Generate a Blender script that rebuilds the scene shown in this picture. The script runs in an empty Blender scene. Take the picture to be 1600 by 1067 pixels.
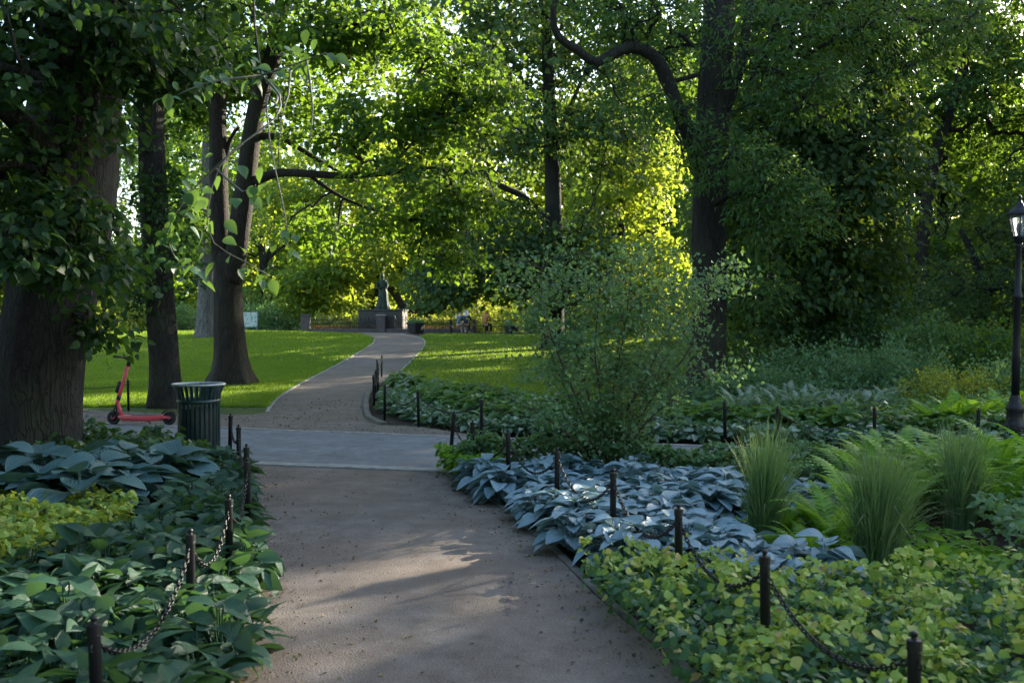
import bpy, math, random
import numpy as np
from math import radians as rad, sin, cos, pi, sqrt, exp
from mathutils import Vector, Matrix, noise
from mathutils.geometry import delaunay_2d_cdt
random.seed(11); RNG = np.random.default_rng(11)
S = bpy.context.scene; COL = S.collection

# ---------------------------------------------------------------- camera
HC = 1.65
cam = bpy.data.objects.new('camera', bpy.data.cameras.new('camera')); COL.objects.link(cam)
cam.data.sensor_width = 36; cam.data.lens = 36
cam.location = (0, 0, HC); cam.rotation_euler = (rad(90 - 1.05), 0, 0)
cam.data.clip_end = 2000; cam.data.clip_start = 0.05
cam.data.dof.use_dof = True; cam.data.dof.focus_distance = 11.0; cam.data.dof.aperture_fstop = 3.6
S.camera = cam
# ---------------------------------------------------------------- sky, sun, exposure
SUN_EL, SUN_AZ = 17.0, 47.0          # azimuth: degrees to the right of the view
w = bpy.data.worlds.new('World'); S.world = w; w.use_nodes = True
nt = w.node_tree; bg = nt.nodes['Background']
sky = nt.nodes.new('ShaderNodeTexSky'); sky.sky_type = 'NISHITA'; sky.sun_disc = False
sky.sun_elevation = rad(SUN_EL); sky.sun_rotation = rad(SUN_AZ)
sky.air_density = 1.0; sky.dust_density = 1.5; sky.ozone_density = 1.0
nt.links.new(sky.outputs[0], bg.inputs[0]); bg.inputs[1].default_value = 0.15
sl = bpy.data.lights.new('sun', 'SUN'); sl.energy = 4.5; sl.angle = rad(0.55); sl.color = (1.0, 0.90, 0.72)
so = bpy.data.objects.new('sun', sl); COL.objects.link(so)
sd = Vector((sin(rad(SUN_AZ)) * cos(rad(SUN_EL)), cos(rad(SUN_AZ)) * cos(rad(SUN_EL)), sin(rad(SUN_EL))))
so.rotation_euler = sd.to_track_quat('Z', 'Y').to_euler(); so.location = (20, 20, 30)
S.view_settings.view_transform = 'Standard'; S.view_settings.look = 'None'
S.view_settings.gamma = 1.0; S.view_settings.exposure = 2.08
cy = S.cycles; cy.max_bounces = 14; cy.diffuse_bounces = 9; cy.glossy_bounces = 2; cy.transmission_bounces = 9
cy.caustics_reflective = False; cy.caustics_refractive = False; cy.sample_clamp_indirect = 8
cy.use_denoising = True

# ---------------------------------------------------------------- helpers
def tag(o, label=None, cat=None, group=None, kind=None):
    if label: o['label'] = label
    if cat: o['category'] = cat
    if group: o['group'] = group
    if kind: o['kind'] = kind
    return o
def empty(name, loc, label, cat, group=None, rz=0):
    o = bpy.data.objects.new(name, None); COL.objects.link(o); o.location = loc; o.rotation_euler = (0, 0, rz)
    o.empty_display_size = 0.2
    return tag(o, label, cat, group)
def link(name, me, mat, parent=None, smooth=True):
    if mat and not me.materials: me.materials.append(mat)
    if smooth: me.shade_smooth()
    o = bpy.data.objects.new(name, me); COL.objects.link(o)
    if parent: o.parent = parent
    return o
def copy_tree(o, parent=None):
    c = o.copy(); COL.objects.link(c)
    c.parent = parent
    for ch in o.children: copy_tree(ch, c)
    return c
def np_mesh(name, V, F):
    """V (n,3); F list of equal-size arrays or one array (m,k)"""
    me = bpy.data.meshes.new(name)
    Fs = F if isinstance(F, list) else [F]
    Fs = [f for f in Fs if len(f)]
    me.vertices.add(len(V)); me.vertices.foreach_set('co', np.asarray(V, np.float32).ravel())
    idx = np.concatenate([f.ravel() for f in Fs]).astype(np.int32)
    tot = np.concatenate([np.full(len(f), f.shape[1], np.int32) for f in Fs])
    st = np.concatenate([[0], np.cumsum(tot)[:-1]]).astype(np.int32)
    me.loops.add(len(idx)); me.loops.foreach_set('vertex_index', idx)
    me.polygons.add(len(tot)); me.polygons.foreach_set('loop_start', st); me.polygons.foreach_set('loop_total', tot)
    me.update(calc_edges=True); me.validate()
    return me
class MB:
    def __init__(s): s.v = []; s.f = []
    def add(s, vs, fs):
        b = len(s.v); s.v += [tuple(v) for v in vs]; s.f += [tuple(b + i for i in f) for f in fs]; return s
    def box(s, x0, x1, y0, y1, z0, z1, M=None):
        vs = [Vector(p) for p in ((x0,y0,z0),(x1,y0,z0),(x1,y1,z0),(x0,y1,z0),(x0,y0,z1),(x1,y0,z1),(x1,y1,z1),(x0,y1,z1))]
        if M: vs = [M @ v for v in vs]
        return s.add(vs, [(3,2,1,0),(4,5,6,7),(0,1,5,4),(1,2,6,5),(2,3,7,6),(3,0,4,7)])
    def bbox(s, x0, x1, y0, y1, z0, z1, b=0.01, M=None):     # box with chamfered vertical edges and top
        pts = [(x0+b,y0),(x1-b,y0),(x1,y0+b),(x1,y1-b),(x1-b,y1),(x0+b,y1),(x0,y1-b),(x0,y0+b)]
        cx, cy_ = (x0+x1)/2, (y0+y1)/2
        def ins(p): return (p[0] + (b if p[0] < cx else -b), p[1] + (b if p[1] < cy_ else -b))
        vs = [Vector((*p, z0)) for p in pts] + [Vector((*p, z1-b)) for p in pts] + [Vector((*ins(p), z1)) for p in pts]
        if M: vs = [M @ v for v in vs]
        fs = [tuple(range(7,-1,-1)), tuple(range(16,24))]
        for k in (0, 8):
            for i in range(8): j = (i+1) % 8; fs.append((k+i, k+j, k+8+j, k+8+i))
        return s.add(vs, fs)
    def tube(s, P, R, n=8, cap=True, fn=None):
        P = [Vector(p) for p in P]; vs = []; m = len(P)
        if not hasattr(R, '__len__'): R = [R] * m
        ref = Vector((1, 0.01, 0))
        for i, p in enumerate(P):
            t = (P[min(i+1, m-1)] - P[max(i-1, 0)]).normalized()
            a = (ref - t * ref.dot(t))
            if a.length < 1e-3: a = Vector((0, 1, 0)) - t * t.y
            a.normalize(); ref = a; b = t.cross(a)
            for k in range(n):
                an = 2*pi*k/n; r = R[i] * (fn(an, i, p) if fn else 1)
                vs.append(p + a * (r*cos(an)) + b * (r*sin(an)))
        fs = []
        for i in range(m-1):
            for k in range(n):
                k2 = (k+1) % n; fs.append((i*n+k, i*n+k2, (i+1)*n+k2, (i+1)*n+k))
        if cap: fs.append(tuple(range(n-1,-1,-1))); fs.append(tuple(range((m-1)*n, m*n)))
        return s.add(vs, fs)
    def lathe(s, prof, n=24, c=(0,0,0), cap=True):
        vs = []; fs = []
        for r, z in prof:
            for k in range(n): an = 2*pi*k/n; vs.append((c[0]+r*cos(an), c[1]+r*sin(an), c[2]+z))
        for i in range(len(prof)-1):
            for k in range(n): k2 = (k+1) % n; fs.append((i*n+k, i*n+k2, (i+1)*n+k2, (i+1)*n+k))
        if cap: fs.append(tuple(range(n-1,-1,-1))); fs.append(tuple(range((len(prof)-1)*n, len(prof)*n)))
        return s.add(vs, fs)
    def build(s, name, mat, parent=None, smooth=True, local=True):
        me = bpy.data.meshes.new(name)
        off = Vector(parent.location) if (parent and not local) else Vector((0,0,0))
        me.from_pydata([Vector(v) - off for v in s.v], [], s.f)
        return link(name, me, mat, parent, smooth)

# ---------------------------------------------------------------- materials
def newmat(name):
    m = bpy.data.materials.new(name); m.use_nodes = True
    t = m.node_tree; b = t.nodes['Principled BSDF']; return m, t, b
def N(t, typ, **kw):
    n = t.nodes.new(typ)
    for k, v in kw.items():
        if k in n.inputs.keys() if isinstance(k, str) else False: n.inputs[k].default_value = v
        else: setattr(n, k, v)
    return n
def noise_n(t, vec, scale, detail=4, rough=0.6):
    n = t.nodes.new('ShaderNodeTexNoise'); n.inputs['Scale'].default_value = scale
    n.inputs['Detail'].default_value = detail; n.inputs['Roughness'].default_value = rough
    if vec is not None: t.links.new(vec, n.inputs['Vector'])
    return n
def ramp(t, fac, stops):
    r = t.nodes.new('ShaderNodeValToRGB'); e = r.color_ramp.elements
    while len(e) < len(stops): e.new(0.5)
    for i, (p, c) in enumerate(stops):
        e[i].position = p; e[i].color = (*c, 1) if len(c) == 3 else c
    t.links.new(fac, r.inputs[0]); return r
def coords(t, scale=(1,1,1), obj=True):
    tc = t.nodes.new('ShaderNodeTexCoord'); mp = t.nodes.new('ShaderNodeMapping')
    mp.inputs['Scale'].default_value = scale
    t.links.new(tc.outputs['Object'], mp.inputs['Vector']); return mp.outputs[0]
def world_pos(t, scale=(1,1,1)):
    g = t.nodes.new('ShaderNodeNewGeometry'); mp = t.nodes.new('ShaderNodeMapping')
    mp.inputs['Scale'].default_value = scale
    t.links.new(g.outputs['Position'], mp.inputs['Vector']); return mp.outputs[0]
def mixc(t, fac, a, b, typ='MIX'):
    m = t.nodes.new('ShaderNodeMix'); m.data_type = 'RGBA'; m.blend_type = typ
    if isinstance(fac, (int, float)): m.inputs[0].default_value = fac
    else: t.links.new(fac, m.inputs[0])
    for i, x in ((6, a), (7, b)):
        if isinstance(x, tuple): m.inputs[i].default_value = (*x, 1)
        else: t.links.new(x, m.inputs[i])
    return m.outputs[2]
def bump(t, b, h, strength=0.5, dist=0.02):
    n = t.nodes.new('ShaderNodeBump'); n.inputs['Strength'].default_value = strength; n.inputs['Distance'].default_value = dist
    t.links.new(h, n.inputs['Height']); t.links.new(n.outputs[0], b.inputs['Normal'])
def leafmat(name, stops, trans, tf=0.45, rough=0.5, spec=0.35, patch=None, veins=False):
    """stops: colours spread by random per leaf; trans: tint of light coming through; patch: (scale, colour, lo, hi)"""
    m, t, b = newmat(name)
    g = t.nodes.new('ShaderNodeNewGeometry')
    r = ramp(t, g.outputs['Random Per Island'], stops); c = r.outputs[0]
    if patch:
        nn = noise_n(t, world_pos(t), patch[0], 3)
        rr = ramp(t, nn.outputs[0], [(patch[2], (0,0,0)), (patch[3], (1,1,1))])
        c = mixc(t, rr.outputs[0], c, patch[1])
    if veins:
        at = t.nodes.new('ShaderNodeAttribute'); at.attribute_name = 'rib'
        ab = t.nodes.new('ShaderNodeMath'); ab.operation = 'ABSOLUTE'; t.links.new(at.outputs['Fac'], ab.inputs[0])
        ml = t.nodes.new('ShaderNodeMath'); ml.operation = 'MULTIPLY'; ml.inputs[1].default_value = 34; t.links.new(ab.outputs[0], ml.inputs[0])
        sn_ = t.nodes.new('ShaderNodeMath'); sn_.operation = 'SINE'; t.links.new(ml.outputs[0], sn_.inputs[0])
        bump(t, b, sn_.outputs[0], 0.55, 0.0035)
        mr = ramp(t, ab.outputs[0], [(0.0, (1.35,1.35,1.25)), (0.10, (1,1,1)), (0.9, (1,1,1)), (1.0, (.85,.86,.78))]); c = mixc(t, 1.0, c, mr.outputs[0], 'MULTIPLY')
        nb = noise_n(t, world_pos(t), 9, 5, .7); rb = ramp(t, nb.outputs[0], [(.66, (0,0,0)), (.74, (1,1,1))]); c = mixc(t, rb.outputs[0], c, tuple(v*.75 + w for v, w in zip(stops[0][1], (.05,.035,.01))))
    t.links.new(c, b.inputs['Base Color']); b.inputs['Roughness'].default_value = rough
    b.inputs['Specular IOR Level'].default_value = spec
    tr = t.nodes.new('ShaderNodeBsdfTranslucent')
    tc = mixc(t, 0.75, c, trans); t.links.new(tc, tr.inputs['Color'])
    mx = t.nodes.new('ShaderNodeMixShader'); mx.inputs[0].default_value = tf
    t.links.new(b.outputs[0], mx.inputs[1]); t.links.new(tr.outputs[0], mx.inputs[2])
    t.links.new(mx.outputs[0], t.nodes['Material Output'].inputs[0])
    return m
def simple(name, col, rough=0.6, metal=0.0, var=0.25, scale=8, bmp=0.2):
    m, t, b = newmat(name)
    n = noise_n(t, coords(t), scale, 5)
    d = tuple(x*(1-var) for x in col); u = tuple(min(1, x*(1+var)) for x in col)
    r = ramp(t, n.outputs[0], [(0.3, d), (0.7, u)])
    t.links.new(r.outputs[0], b.inputs['Base Color']); b.inputs['Roughness'].default_value = rough
    b.inputs['Metallic'].default_value = metal
    if bmp: n2 = noise_n(t, coords(t), scale*6, 4); bump(t, b, n2.outputs[0], bmp, 0.004)
    return m
def barkmat(name, c0, c1, moss=None):
    m, t, b = newmat(name)
    v = world_pos(t, (1, 1, 0.16))
    n1 = noise_n(t, v, 16, 6, 0.65); n2 = noise_n(t, world_pos(t), 1.3, 3)
    vo = t.nodes.new('ShaderNodeTexVoronoi'); vo.feature = 'DISTANCE_TO_EDGE'; vo.inputs['Scale'].default_value = 22
    nz = noise_n(t, world_pos(t, (1,1,.4)), 6, 4)
    vv = mixc(t, 0.12, v, nz.outputs[1]); t.links.new(vv, vo.inputs['Vector'])
    r = ramp(t, n1.outputs[0], [(0.3, c0), (0.72, c1)])
    c = r.outputs[0]
    if moss:
        rr = ramp(t, n2.outputs[0], [(0.48, (0,0,0)), (0.66, (1,1,1))]); c = mixc(t, rr.outputs[0], c, moss)
    cr = ramp(t, vo.outputs[0], [(0.0, (0.35,0.35,0.35)), (0.12, (1,1,1))])
    c = mixc(t, 0.8, c, cr.outputs[0], 'MULTIPLY')
    t.links.new(c, b.inputs['Base Color']); b.inputs['Roughness'].default_value = 0.9
    h = t.nodes.new('ShaderNodeMath'); h.operation = 'ADD'
    t.links.new(cr.outputs[0], h.inputs[0]); t.links.new(n1.outputs[0], h.inputs[1])
    bump(t, b, h.outputs[0], 0.9, 0.03)
    return m

M_bark = barkmat('bark_dark', (0.009,0.0075,0.006), (0.040,0.033,0.026), (0.035,0.038,0.02))
M_bark2 = barkmat('bark_brown', (0.014,0.010,0.008), (0.062,0.046,0.035), (0.04,0.04,0.022))
M_barkg = barkmat('bark_grey', (0.07,0.065,0.06), (0.22,0.21,0.19))
M_stem = simple('stem', (0.07,0.055,0.035), 0.8)
M_twig = simple('pale_twig', (0.14,0.13,0.10), 0.7)
G = lambda r, g, b: (r, g, b)
YT = (0.30, 0.48, 0.025)
M_lime = leafmat('lime_leaf', [(0, G(.010,.030,.012)), (.6, G(.017,.050,.017)), (1, G(.034,.085,.022))], (0.14,0.28,0.03), .34, .5, .22)  # leaf colour darkened to stand in for canopy shade overhead
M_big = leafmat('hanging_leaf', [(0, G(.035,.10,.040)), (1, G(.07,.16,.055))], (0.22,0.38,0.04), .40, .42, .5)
M_maple = leafmat('maple_leaf', [(0, G(.020,.058,.020)), (.5, G(.034,.092,.027)), (1, G(.060,.135,.034))], YT, .50)
M_ash = leafmat('ash_leaf', [(0, G(.024,.065,.022)), (.5, G(.044,.105,.030)), (1, G(.072,.15,.036))], (0.24,0.40,0.03), .34, .5, .25)
M_dark = leafmat('dark_leaf', [(0, G(.022,.055,.022)), (.6, G(.042,.095,.032)), (1, G(.072,.135,.040))], (0.24,0.36,0.03), .34, .5, .25)
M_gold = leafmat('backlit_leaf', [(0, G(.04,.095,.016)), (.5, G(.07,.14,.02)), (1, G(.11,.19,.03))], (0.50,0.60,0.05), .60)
M_shrub = leafmat('shrub_leaf', [(0, G(.075,.155,.075)), (.6, G(.115,.215,.10)), (1, G(.17,.27,.14))], (0.22,0.38,0.06), .34, .6, .2)
M_bush = leafmat('bush_leaf', [(0, G(.06,.135,.060)), (.6, G(.10,.20,.080)), (1, G(.15,.26,.10))], (0.25,0.42,0.04), .38)
M_sunbush = leafmat('sunlit_bush_leaf', [(0, G(.13,.21,.035)), (1, G(.30,.36,.06))], (0.5,0.5,0.04), .45)  # bush leaf with the yellow of sunlight put into its colour
M_blue = leafmat('blue_hosta_leaf', [(0, G(.17,.275,.325)), (.5, G(.235,.36,.425)), (1, G(.30,.43,.49))], (0.15,0.30,0.18), .15, .42, .45, veins=True)
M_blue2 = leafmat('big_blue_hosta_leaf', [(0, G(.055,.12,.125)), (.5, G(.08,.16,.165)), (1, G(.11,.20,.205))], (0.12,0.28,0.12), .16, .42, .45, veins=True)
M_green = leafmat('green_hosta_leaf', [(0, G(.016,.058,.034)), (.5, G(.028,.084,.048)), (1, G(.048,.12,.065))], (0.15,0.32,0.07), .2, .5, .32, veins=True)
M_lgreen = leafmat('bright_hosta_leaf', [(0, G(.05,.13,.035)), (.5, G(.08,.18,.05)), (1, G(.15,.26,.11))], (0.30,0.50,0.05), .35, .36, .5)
M_var = leafmat('white_edged_hosta_leaf', [(0, G(.035,.10,.04)), (.5, G(.07,.15,.08)), (.75, G(.18,.27,.19)), (1, G(.32,.40,.31))], (0.25,0.42,0.12), .25, .38, .5)
M_epi = leafmat('yellow_barrenwort_leaf', [(0, G(.14,.26,.05)), (.2, G(.23,.36,.07)), (.65, G(.36,.45,.09)), (.92, G(.48,.48,.14)), (1, G(.48,.30,.14))], (0.36,0.48,0.06), .35, .5, .3)
M_epig = leafmat('green_barrenwort_leaf', [(0, G(.035,.10,.05)), (.6, G(.055,.14,.065)), (1, G(.09,.19,.07))], (.2,.36,.06), .28, .5, .3)
M_epiy = leafmat('gold_barrenwort_leaf', [(0, G(.10,.21,.04)), (.5, G(.22,.34,.05)), (.9, G(.34,.40,.07)), (1, G(.42,.38,.08))], (0.5,0.55,0.04), .35, .45, .4)
M_fern = leafmat('fern_leaf', [(0, G(.12,.25,.02)), (.5, G(.17,.33,.03)), (1, G(.23,.40,.045))], (0.30,0.52,0.03), .42, .5)
M_gfern = leafmat('silver_fern_leaf', [(0, G(.16,.22,.15)), (1, G(.34,.40,.30))], (0.25,0.4,0.12), .3, .5)
M_grassy = leafmat('tall_grass_blade', [(0, G(.075,.15,.06)), (.6, G(.12,.21,.09)), (.9, G(.18,.27,.13)), (1, G(.36,.33,.18))], (0.25,0.40,0.08), .35, .45)
M_lawn = leafmat('lawn_blade', [(0, G(.085,.175,.014)), (.5, G(.135,.245,.022)), (.94, G(.19,.31,.034)), (1, G(.26,.26,.08))], (0.34,0.48,0.03), .42, .5, .25, patch=(.9, (.09,.165,.022), .42, .70))
M_ivy = leafmat('ivy_leaf', [(0, G(.02,.06,.02)), (1, G(.05,.12,.04))], (0.2,0.36,0.04), .3, .35, .5)
M_iron = simple('black_iron', (0.012,0.012,0.014), 0.42, 0.3, 0.3, 30, 0.3)
M_chain = simple('chain_steel', (0.03,0.03,0.032), 0.38, 0.8, 0.3, 40, 0.2)
M_bin = simple('green_black_paint', (0.020,0.046,0.042), 0.3, 0.1, 0.3, 12, 0.15)
M_rim = simple('worn_metal_rim', (0.42,0.45,0.45), 0.42, 0.3, 0.2, 20, 0.1)
M_stone = simple('pedestal_stone', (0.055,0.048,0.045), 0.7, 0, 0.3, 6, 0.3)
M_wallst = simple('wall_stone', (0.085,0.07,0.07), 0.8, 0, 0.3, 4, 0.4)
M_bronze = simple('green_bronze', (0.022,0.040,0.028), 0.65, 0.4, 0.4, 6, 0.3)
M_wood = simple('table_wood', (0.045,0.04,0.032), 0.7, 0, 0.3, 10, 0.3)
M_red = simple('coral_paint', (0.62,0.075,0.085), 0.4, 0, 0.1, 10, 0.0)
M_rubber = simple('black_rubber', (0.012,0.012,0.012), 0.6, 0, 0.2, 20, 0.1)
M_kerb = simple('granite_kerb', (0.27,0.26,0.24), 0.8, 0, 0.3, 9, 0.5)
M_kerbd = simple('mossy_edging', (0.12,0.11,0.09), 0.85, 0, 0.4, 7, 0.5)

def groundmat(name, stops, fine, bstr=0.6, stain=None, rough=0.9):
    m, t, b = newmat(name); p = world_pos(t)
    n0 = noise_n(t, p, 0.55, 4, 0.6); n1 = noise_n(t, p, fine, 5, 0.75); n2 = noise_n(t, p, 5, 5, 0.6)
    r = ramp(t, n1.outputs[0], stops); c = r.outputs[0]
    r2 = ramp(t, n2.outputs[0], [(0.35, (.72,.70,.68)), (0.65, (1.12,1.12,1.12))]); c = mixc(t, 0.8, c, r2.outputs[0], 'MULTIPLY')
    if stain:
        r3 = ramp(t, n0.outputs[0], [(0.42, (0,0,0)), (0.66, (1,1,1))]); c = mixc(t, r3.outputs[0], c, stain)
        r4 = ramp(t, n1.outputs[0], [(0.35, (.6,.6,.6)), (0.65, (1.25,1.25,1.25))]); c = mixc(t, 0.7, c, r4.outputs[0], 'MULTIPLY')
    vo = t.nodes.new('ShaderNodeTexVoronoi'); vo.inputs['Scale'].default_value = fine*1.2; t.links.new(p, vo.inputs['Vector'])
    sp = ramp(t, vo.outputs['Color'], [(0.88, (0,0,0)), (0.97, (1,1,1))])
    c = mixc(t, sp.outputs[0], c, tuple(min(1, x*1.25) for x in stops[-1][1]))
    nl = noise_n(t, p, 1.7, 6, 0.7); r5 = ramp(t, nl.outputs[0], [(.38,(.80,.78,.76)),(.62,(1.10,1.10,1.10))]); c = mixc(t, 0.8, c, r5.outputs[0], 'MULTIPLY')
    t.links.new(c, b.inputs['Base Color']); b.inputs['Roughness'].default_value = rough
    b.inputs['Specular IOR Level'].default_value = 0.25
    a = t.nodes.new('ShaderNodeMath'); a.operation = 'ADD'; t.links.new(n1.outputs[0], a.inputs[0]); t.links.new(vo.outputs[0], a.inputs[1])
    bump(t, b, a.outputs[0], bstr, 0.012)
    return m
M_path = groundmat('path_grit', [(0.3, (.158,.132,.112)), (0.7, (.25,.210,.180))], 90, 0.35, (.178,.138,.110))
M_asph = groundmat('asphalt', [(0.3, (.18,.187,.195)), (0.7, (.25,.26,.27))], 110, 0.3, (.20,.207,.215))
M_soil = groundmat('soil', [(0.3, (.018,.012,.008)), (0.7, (.055,.038,.026))], 25, 1.0, (.03,.022,.014))
M_turf = groundmat('turf', [(0.3, (.06,.11,.008)), (0.7, (.10,.155,.022))], 40, 0.8, (.075,.085,.025))
M_far = groundmat('far_ground', [(0.3, (.03,.05,.012)), (0.7, (.06,.09,.02))], 10, 0.8, (.05,.045,.02))

# ---------------------------------------------------------------- terrain
_ty = [-50, 21, 26, 31, 37, 45, 52, 57, 62, 300]; _tz = [0, 0, .04, .14, .36, .68, .92, 1.02, 1.05, 1.05]
def tz(x, y):
    z = np.interp(y, _ty, _tz)
    return z + 0.34*np.exp(-((x+15)/9.0)**2 - ((y-48)/9.0)**2)
def P(px, py, Y): return Vector(((px-800)/1600*Y, Y, HC - (py-504)/1600*Y))
def gnd(px, py):
    Y = 2.5
    while Y < 75:
        p = P(px, py, Y)
        if p.z <= tz(p.x, Y): break
        Y += 0.05
    return (p.x, Y)
def sheet(name, poly, mat, dz, step, kind='structure', jitter=0):
    poly = [Vector(p[:2]) for p in poly]
    # densify edges
    ed = []
    for i in range(len(poly)):
        a, b = poly[i], poly[(i+1) % len(poly)]; n = max(1, int((b-a).length/step))
        ed += [a.lerp(b, k/n) for k in range(n)]
    xs = [p.x for p in ed]; ys = [p.y for p in ed]
    pts = list(ed)
    x = min(xs) + step*0.5
    while x < max(xs):
        y = min(ys) + step*0.5
        while y < max(ys):
            if inside(x, y, poly): pts.append(Vector((x + random.uniform(-.2,.2)*step, y + random.uniform(-.2,.2)*step)))
            y += step
        x += step
    r = delaunay_2d_cdt(pts, [], [list(range(len(ed)))], 1, 1e-4)
    V = [(v.x, v.y, float(tz(v.x, v.y)) + dz) for v in r[0]]
    me = bpy.data.meshes.new(name); me.from_pydata(V, [], r[2])
    o = link(name, me, mat, None, True); tag(o, kind=kind); return o
def inside(x, y, poly):
    c = False; n = len(poly)
    for i in range(n):
        x1, y1 = poly[i][:2]; x2, y2 = poly[(i+1) % n][:2]
        if (y1 > y) != (y2 > y) and x < (x2-x1)*(y-y1)/(y2-y1)+x1: c = not c
    return c
def inside_np(X, Y, poly):
    c = np.zeros(len(X), bool); n = len(poly)
    for i in range(n):
        x1, y1 = poly[i][:2]; x2, y2 = poly[(i+1) % n][:2]
        if y1 == y2: continue
        c ^= ((y1 > Y) != (y2 > Y)) & (X < (x2-x1)*(Y-y1)/(y2-y1)+x1)
    return c
def smooth_line(pts, n=6):
    out = []; pts = [Vector(p[:2]) for p in pts]
    for i in range(len(pts)-1):
        p0 = pts[max(i-1,0)]; p1 = pts[i]; p2 = pts[i+1]; p3 = pts[min(i+2, len(pts)-1)]
        for k in range(n):
            t = k/n
            out.append(0.5*((2*p1)+(p2-p0)*t+(2*p0-5*p1+4*p2-p3)*t*t+(3*p1-p0-3*p2+p3)*t**3))
    out.append(pts[-1]); return [(p.x, p.y) for p in out]

# one ground sheet reaching the horizon
xs = np.concatenate([np.linspace(-400,-45,10)[:-1], np.linspace(-45,45,61), np.linspace(45,400,10)[1:]])
ys = np.concatenate([np.linspace(-60,-5,6)[:-1], np.linspace(-5,70,51), np.linspace(70,700,12)[1:]])
XX, YY = np.meshgrid(xs, ys); ZZ = tz(XX, YY) - 0.02
V = np.stack([XX.ravel(), YY.ravel(), ZZ.ravel()], 1); nx = len(xs); ny = len(ys)
ii, jj = np.meshgrid(np.arange(nx-1), np.arange(ny-1)); a = (jj*nx+ii).ravel()
tag(link('ground', np_mesh('ground', V, np.stack([a, a+1, a+nx+1, a+nx], 1)), M_soil), kind='structure')

near_L = [(-1.0,-4), (-1.05,1.5), (-1.12,3.2), (-1.28,4.69), (-1.38,5.3), (-1.53,6.2), (-1.85,7.6), (-2.35,9.6), (-3.0,11.85)]
near_R = [(1.05,-4), (1.0,1.5), (.92,3.2), (.81,4.69), (.70,5.32), (.50,6.2), (.28,7.4), (-.06,8.9), (-.45,10.3), (-.79,11.35)]
nL = smooth_line(near_L, 4); nR = smooth_line(near_R, 4)
road_near = [(-40,22.0), (-10,13.95), (-3.0,12.1), (-.79,11.5), (3.5,10.35), (8,9.1), (40,0.5)]
road_far = [(40,3.2), (8,11.75), (3.85,13.1), (.18,14.35), (-3.9,15.7), (-10,17.75), (-40,27)]
sheet('footpath', nL + nR[::-1], M_path, 0.0, 0.6)
sheet('asphalt_road', road_near + road_far, M_asph, 0.004, 1.0)
# upper path edges, traced where they meet the ground
uL = smooth_line([gnd(*p) for p in [(417,644),(424,632),(440,617),(470,599),(500,584),(530,568),(560,551),(578,540),(585,532),(580,526),(560,521.5)]], 4)
uR = smooth_line([gnd(*p) for p in [(600,664),(578,655),(572,640),(574,618),(588,603),(612,589),(632,574),(648,558),(660,545),(664,534),(655,527),(625,522)]], 4)
apron = [(-14,19.2), (-10,17.7), (-3.9,15.7), (.18,14.35), (-.2,14.75), (-.55,14.95), (-1.5,16.4)] + uR + [(-8,60), (-16,62)] + uL[::-1] + [gnd(390,648), gnd(300,646), gnd(238,645), gnd(150,640), (-13,20.8)]
sheet('upper_path', [(-14,19.2), (-10,17.75), (-3.9,15.7), (-.3,14.51), (-.5,14.95), (-1.5,16.3)] + uR + [(-5,58.3),(-6,61.5),(-13,61.5),(-13.3,59)] + uL[::-1] + [gnd(390,648), gnd(300,646), gnd(238,645), gnd(150,641), (-13,20.6)], M_path, 0.0, 1.2)
lawnL = [gnd(417,643)] + uL + [(-14,58.2), (-17,60), (-60,60), (-60,22), (-13,20.9), gnd(150,640.5), gnd(238,644.5), gnd(300,645.5), gnd(390,647.5)]
lawnR = [gnd(612,588), gnd(632,573), gnd(648,557), gnd(660,544), gnd(664,533), gnd(655,526), (-4.5,57.5), (2,57.8), (40,58), (40,18), (8.5,16.5), (6,16.8), (3,17.3), (1,18.6), (-1,22), (-2.3,25.0), (-3.2,26.5)]
sheet('left_lawn', lawnL, M_turf, -0.004, 1.5)
sheet('right_lawn', lawnR, M_turf, -0.004, 1.5)
tag(bpy.data.objects['left_lawn'], kind='structure')
sheet('plaza', [(-30,61.5), (-14,61.8), (-5,61.8), (25,61), (25,63.5), (-30,64)], M_path, 0.002, 3)

def kerb_run(name, line, mat, w_, h, L, label, gap=0.01):
    """a run of edging stones along a line: one thing"""
    pts = [Vector(p) for p in line]; mb = MB()
    d = [0]
    for a, b in zip(pts, pts[1:]): d.append(d[-1] + (b-a).length)
    def at(s):
        for i in range(len(d)-1):
            if s <= d[i+1]: return pts[i].lerp(pts[i+1], (s-d[i])/max(1e-6, d[i+1]-d[i]))
        return pts[-1]
    s = 0
    while s < d[-1]-0.05:
        e = min(d[-1], s + L*random.uniform(.9,1.1)); a, b = at(s), at(e-gap)
        dr = b - a; l = dr.length
        if l > .04:
            ang = math.atan2(dr.y, dr.x) + random.uniform(-.004,.004); m = (a+b)/2
            za, zb = float(tz(a.x,a.y)), float(tz(b.x,b.y))
            M = Matrix.Translation((m.x, m.y, (za+zb)/2 + random.uniform(-.004,.004))) @ Matrix.Rotation(ang, 4, 'Z') @ Matrix.Rotation(-math.atan2(zb-za, l), 4, 'Y')
            mb.bbox(-l/2, l/2, -w_/2, w_/2, -.12, h, 0.008, M)
        s = e
    o = mb.build(name, mat, smooth=False); return tag(o, label, 'kerb', 'kerb and edging stones')
kerb_run('kerb', [(-30,19.25),(-10,13.82),(-3.0,11.97),(-.79,11.37),(3.5,10.22),(8,8.97),(20,5.6)], M_kerb, .22, .018, 1.1, 'pale granite kerb along the near side of the asphalt road')
kerb_run('kerb', [(-30,24.1),(-10,17.88),(-3.9,15.82),(.18,14.47),(3.85,13.22),(8,11.87),(20,8.5)], M_kerb, .10, .012, 1.0, 'thin pale kerb along the far side of the asphalt road')
kerb_run('edging', uL, M_kerb, .07, .02, .8, 'thin stone edging between the left lawn and the rising path')
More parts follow.
